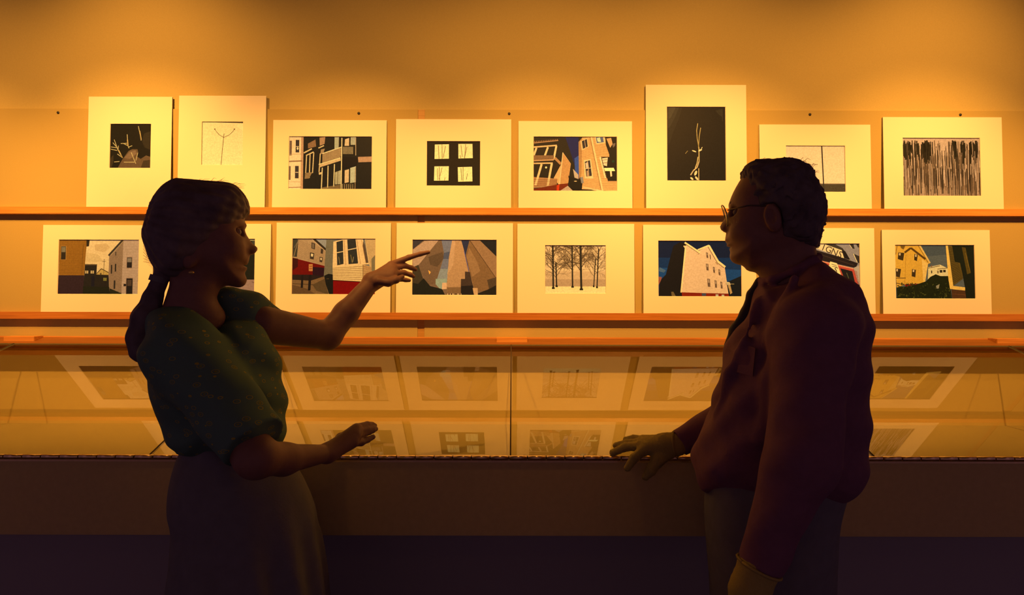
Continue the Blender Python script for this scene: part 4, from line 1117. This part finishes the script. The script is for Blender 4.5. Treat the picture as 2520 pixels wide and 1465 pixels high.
# eyes, earring, shoes
for s in (-1, 1):
    bm = bmesh.new(); bmesh.ops.create_uvsphere(bm, u_segments=12, v_segments=8, radius=0.0085, matrix=Matrix.Translation((ex - 0.001, s * 0.033, ez)))
    bm_obj('eye', bm, M['eye'], woman, True)
    bm = bmesh.new()
    b0 = W.pl(592, 560)
    add_tube(bm, [(b0[0] - 0.001, s * 0.020, b0[1]), (b0[0] - 0.006, s * 0.032, b0[1] + 0.004), (b0[0] - 0.020, s * 0.046, b0[1] + 0.001)], [.002, .003, .0012], 5)
    bm_obj('eyebrow', bm, M['hair_w'], woman, True)
    bm = bmesh.new(); add_box(bm, -0.02, 0.19, s * 0.085 - 0.038, s * 0.085 + 0.038, 0.0, 0.05, 0.02)
    bm_obj('shoe', bm, M['shoe'], woman)
bm = bmesh.new()
e_ = W.pl(473, 677)
bmesh.ops.create_uvsphere(bm, u_segments=12, v_segments=8, radius=0.0055, matrix=Matrix.Translation((e_[0], -0.086, e_[1])) @ Matrix.Scale(0.6, 4, (0, 0, 1)))
tag(bm_obj('earring', bm, M['gold'], woman, True), 'small gold earring')

# ================================================================== the man
Q = Frame(1905, 1.257)
man = empty('person', Q.base, -Q.phi)
tag(man, 'man in maroon shirt, glasses and pale cotton gloves, resting a hand on the case', 'person')
mface = [(1824, 440), (1813, 457), (1802, 478), (1795, 496), (1792, 506), (1793.5, 516), (1790, 527), (1782, 540), (1773.5, 552), (1771.5, 558), (1774, 565.5), (1780, 568.5), (1787, 569.5), (1786, 577), (1784, 590), (1785, 595), (1789, 599), (1787, 606), (1790, 610),
         (1795, 614), (1797, 621), (1795.5, 631), (1800, 642), (1812, 649), (1826, 652), (1850, 660), (1890, 650)]
mhead = mface + [(1950, 625), (2000, 600), (2018, 560), (2022, 520), (2016, 480), (1998, 445), (1970, 412), (1930, 402), (1880, 404), (1845, 417)]
mneck = [(1880, 600), (1840, 655), (1858, 668), (1869, 680), (1876, 692), (1885, 730), (1960, 740), (2040, 690), (2022, 645), (2010, 622), (2005, 600), (1990, 560), (1930, 560)]
mtorso = [(1874, 689), (1857, 713), (1846, 743), (1832, 786), (1807, 818), (1789, 843), (1784, 876), (1770, 930), (1757, 971), (1748, 1000), (1725, 1054), (1708, 1095), (1707, 1128), (1720, 1166), (1740, 1195), (1800, 1215), (1900, 1225), (2040, 1225),
          (2110, 1205), (2130, 1160), (2137, 1124), (2141, 1066), (2144, 1004), (2143, 926), (2145, 876), (2145, 808), (2138, 768), (2128, 739), (2109, 707), (2080, 685), (2046, 661), (2022, 642), (1990, 650), (1930, 690), (1890, 694)]
mtrs = [(1745, 1100), (1738, 1185), (1735, 1240), (1740, 1320), (1748, 1420), (1755, 1600), (1765, 1800), (1775, 2020), (1800, 2080), (2020, 2080), (2040, 2020), (2050, 1800), (2058, 1600), (2062, 1420), (2068, 1300), (2080, 1240), (2095, 1185), (2095, 1100)]
QH = Q.poly(mhead, 3); QN = Q.poly(mneck); QT = Q.poly(mtorso); QP = Q.poly(mtrs)
def width_m(X, Z):
    nx, nz = Q.pl(1772, 558)
    front = Q.pl(1795, 540)[0]
    ahead = sstep(-X, -front - 0.03, -nx)
    nose = np.exp(-((Z - nz) / 0.022) ** 2)
    mouth = np.exp(-((Z - Q.pl(1790, 605)[1]) / 0.03) ** 2) + np.exp(-((Z - Q.pl(1790, 637)[1]) / 0.018) ** 2)
    return (0.077 + 0 * X * Z) * (1 - 0.60 * ahead * nose) * (1 - 0.2 * np.clip(mouth, 0, 1) * sstep(-X, -front - 0.05, -front))
fm = Field((-0.26, -0.26, 0.98), (0.26, 0.26, 1.78), 0.0038)
fm.inflate(QH, 0.064, width_m, 0.012)
fm.inflate(QN, 0.05, 0.058, 0.018)
fm.inflate(QT, 0.12, 0.13, 0.03, inset=0.030)
mex, mez = Q.pl(1814, 527)
for s in (-1, 1):
    fm.ell((mex, s * 0.037, mez), (0.014, 0.015, 0.011), 0.010, 'cut')
    fm.ell((mex + 0.004, s * 0.033, mez), (0.010, 0.011, 0.0095), 0.003)
    nx_, nz_ = Q.pl(1788, 562)
    fm.ell((nx_, s * 0.012, nz_), (0.010, 0.008, 0.008), 0.006)
    cx_, cz_ = Q.pl(1832, 570)
    fm.ell((cx_, s * 0.046, cz_), (0.028, 0.022, 0.024), 0.02)
    ax_, az_ = Q.pl(1901, 548)
    fm.ell((ax_, s * 0.086, az_), (0.017, 0.013, 0.032), 0.005, ang=0.22)
    fm.ell((ax_ - 0.003, s * 0.100, az_ + 0.005), (0.010, 0.011, 0.019), 0.003, 'cut', ang=0.22)
mx_, mz_ = Q.pl(1796, 608)
fm.ell((mx_, 0, mz_), (0.012, 0.024, 0.0022), 0.003, 'cut')
mparts = [fm.mesh()]
# arms under the sleeves (gloved hands are separate)
fq = Field((-0.30, -0.34, 0.76), (0.26, 0.34, 1.44), 0.006)
msh = Q.pd(2000, 800, 1.08); mel = Q.pd(1975, 1120, 1.02); mwr = Q.pd(1876, 1400, 1.03); mha = Q.pd(1846, 1470, 1.035)
fsh = Q.pd(1990, 790, 1.42); fel = Q.pd(1830, 1010, 1.47); fwr = Q.pd(1672, 1093, 1.445)
fq.cap(msh, mel, 0.05, 0.042, 0.02).cap(mel, mwr, 0.04, 0.028, 0.02).cap(mwr, mha, 0.026, 0.024, 0.02)
fq.cap(fsh, fel, 0.05, 0.042, 0.02).cap(fel, fwr, 0.04, 0.026, 0.02)
mparts.append(fq.mesh())
fl = Field((-0.22, -0.22, 0.0), (0.24, 0.22, 1.05), 0.008)
for s in (-1, 1):
    fl.cap((0.0, s * 0.07, 0.92), (0.0, s * 0.085, 0.50), 0.07, 0.055, 0.02).cap((0.0, s * 0.09, 0.50), (0.01, s * 0.09, 0.09), 0.055, 0.038, 0.02).cap((0.02, s * 0.09, 0.04), (-0.15, s * 0.10, 0.035), 0.036, 0.03, 0.02)
fl.ell((0.0, 0, 0.98), (0.10, 0.11, 0.10), 0.03)
mparts.append(fl.mesh())
link_mesh('body', mesh_from('body', mparts), M['skin_m'], man)

mhair = [(1822, 438), (1824, 427), (1834, 414), (1849, 402), (1867, 394.5), (1896, 395), (1914, 392), (1939, 390.5), (1965, 397), (1986, 405), (2002, 420), (2006, 438), (2019, 457), (2028, 478), (2033.5, 500), (2034, 522), (2031, 544), (2024, 556), (2023, 572), (2017, 594), (2008, 610),
         (1960, 620), (1900, 610), (1850, 560), (1830, 500)]
mreg = [(1815, 445), (1810, 370), (2060, 370), (2060, 615), (2004, 612), (1975, 606), (1945, 592), (1925, 590), (1922, 560), (1920, 528), (1905, 512), (1884, 514), (1874, 540), (1864, 556), (1856, 540), (1856, 512), (1842, 494), (1838, 468), (1842, 452)]
fh = Field((-0.12, -0.13, 1.48), (0.18, 0.13, 1.80), 0.0034)
fh.inflate(Q.poly(mhair, 3), 0.068, 0.091, 0.004, region=Q.poly(mreg, 0), region_k=0.008,
           extra=lambda X, Y, Z: 0.0028 * np.sin(130 * X + 20 * np.sin(60 * Y)) * np.sin(140 * Z + 90 * Y) + 0.0015 * np.sin(230 * X + 150 * Y) * np.sin(210 * Z))
mh = link_mesh('hair', mesh_from('hair', [fh.mesh()]), M['hair_m'], man)
bm = bmesh.new()
ws = []
for k in range(40):
    t = rr.random()
    x = 1860 + 150 * t; y = 396 + max(0, x - 1960) ** 2 * 0.012
    off = rr.uniform(-.035, .035)
    ws.append([(x, y + 4, off), (x + rr.uniform(3, 8), y - rr.uniform(0, 4), off), (x + rr.uniform(8, 15), y - rr.uniform(-4, 4), off)])
for k in range(34):
    y = 410 + rr.random() * 50; x = 1990 + (y - 410) * .55
    ws.append([(x - 8, y, 0.01), (x + rr.uniform(2, 6), y - rr.uniform(0, 4), 0.012), (x + rr.uniform(5, 12), y + rr.uniform(2, 9), 0.01)])
for cx_, cy_, r_ in ((2021, 562, 7), (2017, 578, 6), (2014, 590, 6), (2028, 548, 5)):
    for k in range(4):
        rad = r_ * rr.uniform(.7, 1.15); a0 = rr.uniform(0, 1)
        ws.append([(cx_ + rad * math.cos(a0 + j * .8) , cy_ + rad * math.sin(a0 + j * .8), rr.uniform(-.004, .004)) for j in range(7)])
wisps(bm, Q, ws, 0.0006)
tag(bm_obj('stray_curls', bm, M['hair_m'], mh), kind='stuff')

# shirt
fs = Field((-0.32, -0.36, 0.80), (0.28, 0.36, 1.54), 0.0048)
fs.inflate(QT, 0.12, 0.165, 0.01)
fs.cap(Q.pd(2035, 745, 1.15), Q.pd(2005, 810, 1.08), 0.06, 0.072, 0.03)
fs.cap(Q.pd(2005, 810, 1.08), mel, 0.072, 0.058, 0.03)
fs.cap(mel, Q.pd(1874, 1388, 1.03), 0.060, 0.040, 0.03, cut=0.004)
fs.cap(Q.pd(1995, 745, 1.36), fsh, 0.06, 0.065, 0.03).cap(fsh, fel, 0.065, 0.056, 0.03)
fs.cap(fel, Q.pd(1672, 1090, 1.445), 0.058, 0.034, 0.025, cut=0.0)
# collar ring
ring = [(1874, 690, 0.0), (1900, 690, -0.055), (1950, 668, -0.068), (1998, 642, -0.05), (2014, 630, 0.0)]
fs.chain([Q.p3(x, y, o) for x, y, o in ring], [.010] * 5, 0.008)
fs.chain([Q.p3(x, y, -o) for x, y, o in ring], [.010] * 5, 0.008)
# shoulder yoke, placket and pocket folds
fs.chain([Q.p3(1950, 690, -0.13), Q.p3(1920, 770, -0.165), Q.p3(1895, 900, -0.168), Q.p3(1880, 1040, -0.165)], [.008, .006, .006, .004], 0.02)
fs.chain([Q.p3(1868, 740, -0.09), Q.p3(1838, 830, -0.12), Q.p3(1806, 900, -0.11), Q.p3(1775, 1000, -0.09)], [.006, .006, .006, .004], 0.015)
fs.noise(lambda X, Y, Z: 0.0022 * np.sin(30 * X + 40 * Z - 20 * Y) * np.sin(19 * Z + 36 * X) + 0.0016 * np.sin(62 * Z - 50 * X + 30 * Y))
msht = link_mesh('shirt', mesh_from('shirt', [fs.mesh()]), M['shirt_m'], man)
bm = bmesh.new()
pk = [Q.p3(1834, 838, -0.112), Q.p3(1864, 843, -0.143), Q.p3(1858, 905, -0.150), Q.p3(1822, 899, -0.124)]
v_ = [bm.verts.new(p) for p in pk]; f_ = bm.faces.new(v_)
r_ = bmesh.ops.extrude_face_region(bm, geom=[f_])
for g in r_['geom']:
    if isinstance(g, bmesh.types.BMVert): g.co.y -= 0.004
bm_obj('pocket', bm, M['shirt_m'], msht)
# necktie hanging at the shirt front
fe = Field((-0.20, -0.05, 1.20), (0.02, 0.05, 1.50), 0.0035)
fe.chain([Q.p3(1870, 692), Q.p3(1850, 724), Q.p3(1836, 770), Q.p3(1812, 812), Q.p3(1795, 850)], [.011, .010, .012, .014, .012], 0.01)
link_mesh('necktie', mesh_from('necktie', [fe.mesh()]), M['tie'], man)
# trousers
ft = Field((-0.24, -0.24, 0.03), (0.26, 0.24, 1.14), 0.007)
ft.inflate(QP, 0.10, 0.150, 0.01)
ft.cap((0.0, 0, 0.0), (0.0, 0, 0.62), 0.022, 0.012, 0.02, 'cut')
link_mesh('trousers', mesh_from('trousers', [ft.mesh()]), M['trousers'], man)

# gloves
fg = Field((-0.50, 0.02, 0.90), (-0.17, 0.40, 1.12), 0.0027)
wrg = Q.pd(1664, 1093, 1.445)
fg.cap(wrg, Q.pd(1640, 1094, 1.455), 0.031, 0.030, 0.006, cut=None)
kg = [((1584, 1081, 1.505), .0125), ((1580, 1089, 1.492), .0135), ((1576, 1098, 1.476), .0145), ((1584, 1108, 1.458), .014)]
for q, r_ in kg: fg.cap(Q.pd(1645, 1095, 1.452), Q.pd(*q), 0.025, r_, 0.012)
fg.chain([Q.pd(1584, 1081, 1.505), Q.pd(1560, 1078, 1.525), Q.pd(1541, 1081, 1.53)], [.0105, .0092, .008], 0.004)
fg.chain([Q.pd(1580, 1089, 1.492), Q.pd(1545, 1090, 1.512), Q.pd(1516, 1096, 1.515)], [.0115, .0100, .0085], 0.004)
fg.chain([Q.pd(1576, 1098, 1.476), Q.pd(1540, 1100, 1.496), Q.pd(1509, 1114, 1.492)], [.0125, .0115, .0095], 0.004)
fg.chain([Q.pd(1584, 1108, 1.458), Q.pd(1562, 1126, 1.446), Q.pd(1545, 1152, 1.436)], [.0135, .0115, .0090], 0.005)
fg.chain([Q.pd(1648, 1108, 1.447), Q.pd(1618, 1134, 1.438), Q.pd(1602, 1158, 1.432), Q.pd(1590, 1173, 1.430)], [.020, .0155, .0125, .0100], 0.008)
fg.noise(lambda X, Y, Z: 0.0008 * np.sin(300 * X + 200 * Z) * np.sin(260 * Y + 180 * X))
g1 = link_mesh('glove', mesh_from('glove', [fg.mesh()]), M['glove'], man)
tag(g1, 'pale cotton glove resting on the case edge')
def cuff(parent, p, q, r, name='cuff_hem'):
    bm = bmesh.new()
    p = Vector(p); q = Vector(q); t = (q - p).normalized(); u = t.orthogonal().normalized(); w = t.cross(u)
    add_tube(bm, [p + (u * math.cos(k * 2 * math.pi / 24) + w * math.sin(k * 2 * math.pi / 24)) * r for k in range(25)], 0.0028, 6)
    bm_obj(name, bm, M['glove'], parent, True)
cuff(g1, Q.pd(1663, 1093, 1.445), Q.pd(1640, 1094, 1.455), 0.033)
fg = Field((-0.26, -0.36, 0.62), (0.06, -0.10, 0.98), 0.0032)
c0 = Q.pd(1866, 1400, 1.03); c1 = Q.pd(1845, 1455, 1.03); 
fg.cap(c0, c1, 0.037, 0.034, 0.008, cut=None).cap(c1, Q.pd(1838, 1540, 1.03), 0.034, 0.030, 0.012)
for dx, dd, ln, r_ in ((-24, 1.015, 95, .0105), (-10, 1.025, 112, .0115), (6, 1.04, 105, .0112), (20, 1.055, 80, .0100)):
    fg.chain([Q.pd(1838 + dx, 1540, dd), Q.pd(1830 + dx, 1540 + ln * .55, dd), Q.pd(1818 + dx, 1540 + ln, dd)], [r_ * 1.15, r_, r_ * .85], 0.006)
fg.chain([Q.pd(1822, 1470, 1.05), Q.pd(1796, 1520, 1.06), Q.pd(1788, 1570, 1.06)], [.018, .014, .010], 0.008)
fg.noise(lambda X, Y, Z: 0.0008 * np.sin(300 * X + 200 * Z) * np.sin(260 * Y + 180 * X))
g2 = link_mesh('glove', mesh_from('glove', [fg.mesh()]), M['glove'], man)
tag(g2, 'pale cotton glove on the lowered hand')
cuff(g2, Q.pd(1869, 1394, 1.03), c1, 0.040)

# glasses: two lenses in thin rims, bridge, temples
gl = empty('eyeglasses', (0, 0, 0)); gl.parent = man
tag(gl, 'thin wire-rimmed eyeglasses')
def lensmat():
    m = bpy.data.materials.new('lens_glass'); m.use_nodes = True
    nt = m.node_tree; nt.nodes.clear()
    out = nt.nodes.new('ShaderNodeOutputMaterial'); mix = nt.nodes.new('ShaderNodeMixShader')
    tr = nt.nodes.new('ShaderNodeBsdfTransparent'); tr.inputs['Color'].default_value = (0.82, 0.8, 0.72, 1)
    g = nt.nodes.new('ShaderNodeBsdfGlossy'); g.inputs['Roughness'].default_value = 0.02
    mix.inputs['Fac'].default_value = 0.12
    nt.links.new(tr.outputs[0], mix.inputs[1]); nt.links.new(g.outputs[0], mix.inputs[2]); nt.links.new(mix.outputs[0], out.inputs['Surface'])
    return m
M['lens'] = lensmat()
top = Q.pl(1777, 510); bot = Q.pl(1790, 559)
for s in (-1, 1):
    pts = []
    for k in range(20):
        t = k * 2 * math.pi / 20
        v = 0.5 - 0.5 * math.cos(t)                     # 0 bottom .. 1 top
        yy = s * (0.034 + 0.025 * math.sin(t))
        lat = abs(abs(yy) - 0.03) * 0.30 if abs(yy) > 0.03 else 0.0
        pts.append(Vector((bot[0] + (top[0] - bot[0]) * v + lat * 0.9, yy, bot[1] + (top[1] - bot[1]) * v)))
    bm = bmesh.new(); add_tube(bm, pts + [pts[0]], 0.0011, 6)
    bm_obj('rim', bm, M['metal'], gl, True)
    bm = bmesh.new()
    cv = sum(pts, Vector()) / len(pts)
    vs_ = [bm.verts.new(p) for p in pts]; vb_ = [bm.verts.new(p + Vector((0.002, 0, 0))) for p in pts]
    bm.faces.new(vs_); bm.faces.new(vb_[::-1])
    for k in range(20): bm.faces.new((vs_[k], vb_[k], vb_[(k + 1) % 20], vs_[(k + 1) % 20]))
    bm_obj('lens', bm, M['lens'], gl)
    bm = bmesh.new()
    h_ = Q.pl(1795, 526); e1 = Q.pl(1846, 517); e2 = Q.pl(1893, 519)
    add_tube(bm, [(h_[0], s * 0.062, h_[1]), (e1[0], s * 0.079, e1[1]), (e2[0], s * 0.084, e2[1])], 0.0014, 6)
    bm_obj('temple', bm, M['metal'], gl, True)
    bm = bmesh.new(); bmesh.ops.create_uvsphere(bm, u_segments=12, v_segments=8, radius=0.0085, matrix=Matrix.Translation((mex + 0.001, s * 0.034, mez)))
    bm_obj('eye', bm, M['eye'], man, True)
    bm = bmesh.new()
    b0 = Q.pl(1797, 507)
    add_tube(bm, [(b0[0], s * 0.016, b0[1]), (b0[0] + 0.004, s * 0.032, b0[1] + 0.004), (b0[0] + 0.020, s * 0.050, b0[1])], [.0025, .0038, .0016], 5)
    bm_obj('eyebrow', bm, M['hair_m'], man, True)
    bm = bmesh.new(); add_box(bm, -0.19, 0.05, s * 0.095 - 0.045, s * 0.095 + 0.045, 0.0, 0.06, 0.022)
    bm_obj('shoe', bm, M['shoe'], man)
bm = bmesh.new()
bb = Q.pl(1780, 520)
add_tube(bm, [(bb[0], -0.010, bb[1]), (bb[0] - 0.002, 0, bb[1] + 0.003), (bb[0], 0.010, bb[1])], 0.0012, 6)
bm_obj('bridge', bm, M['metal'], gl, True)
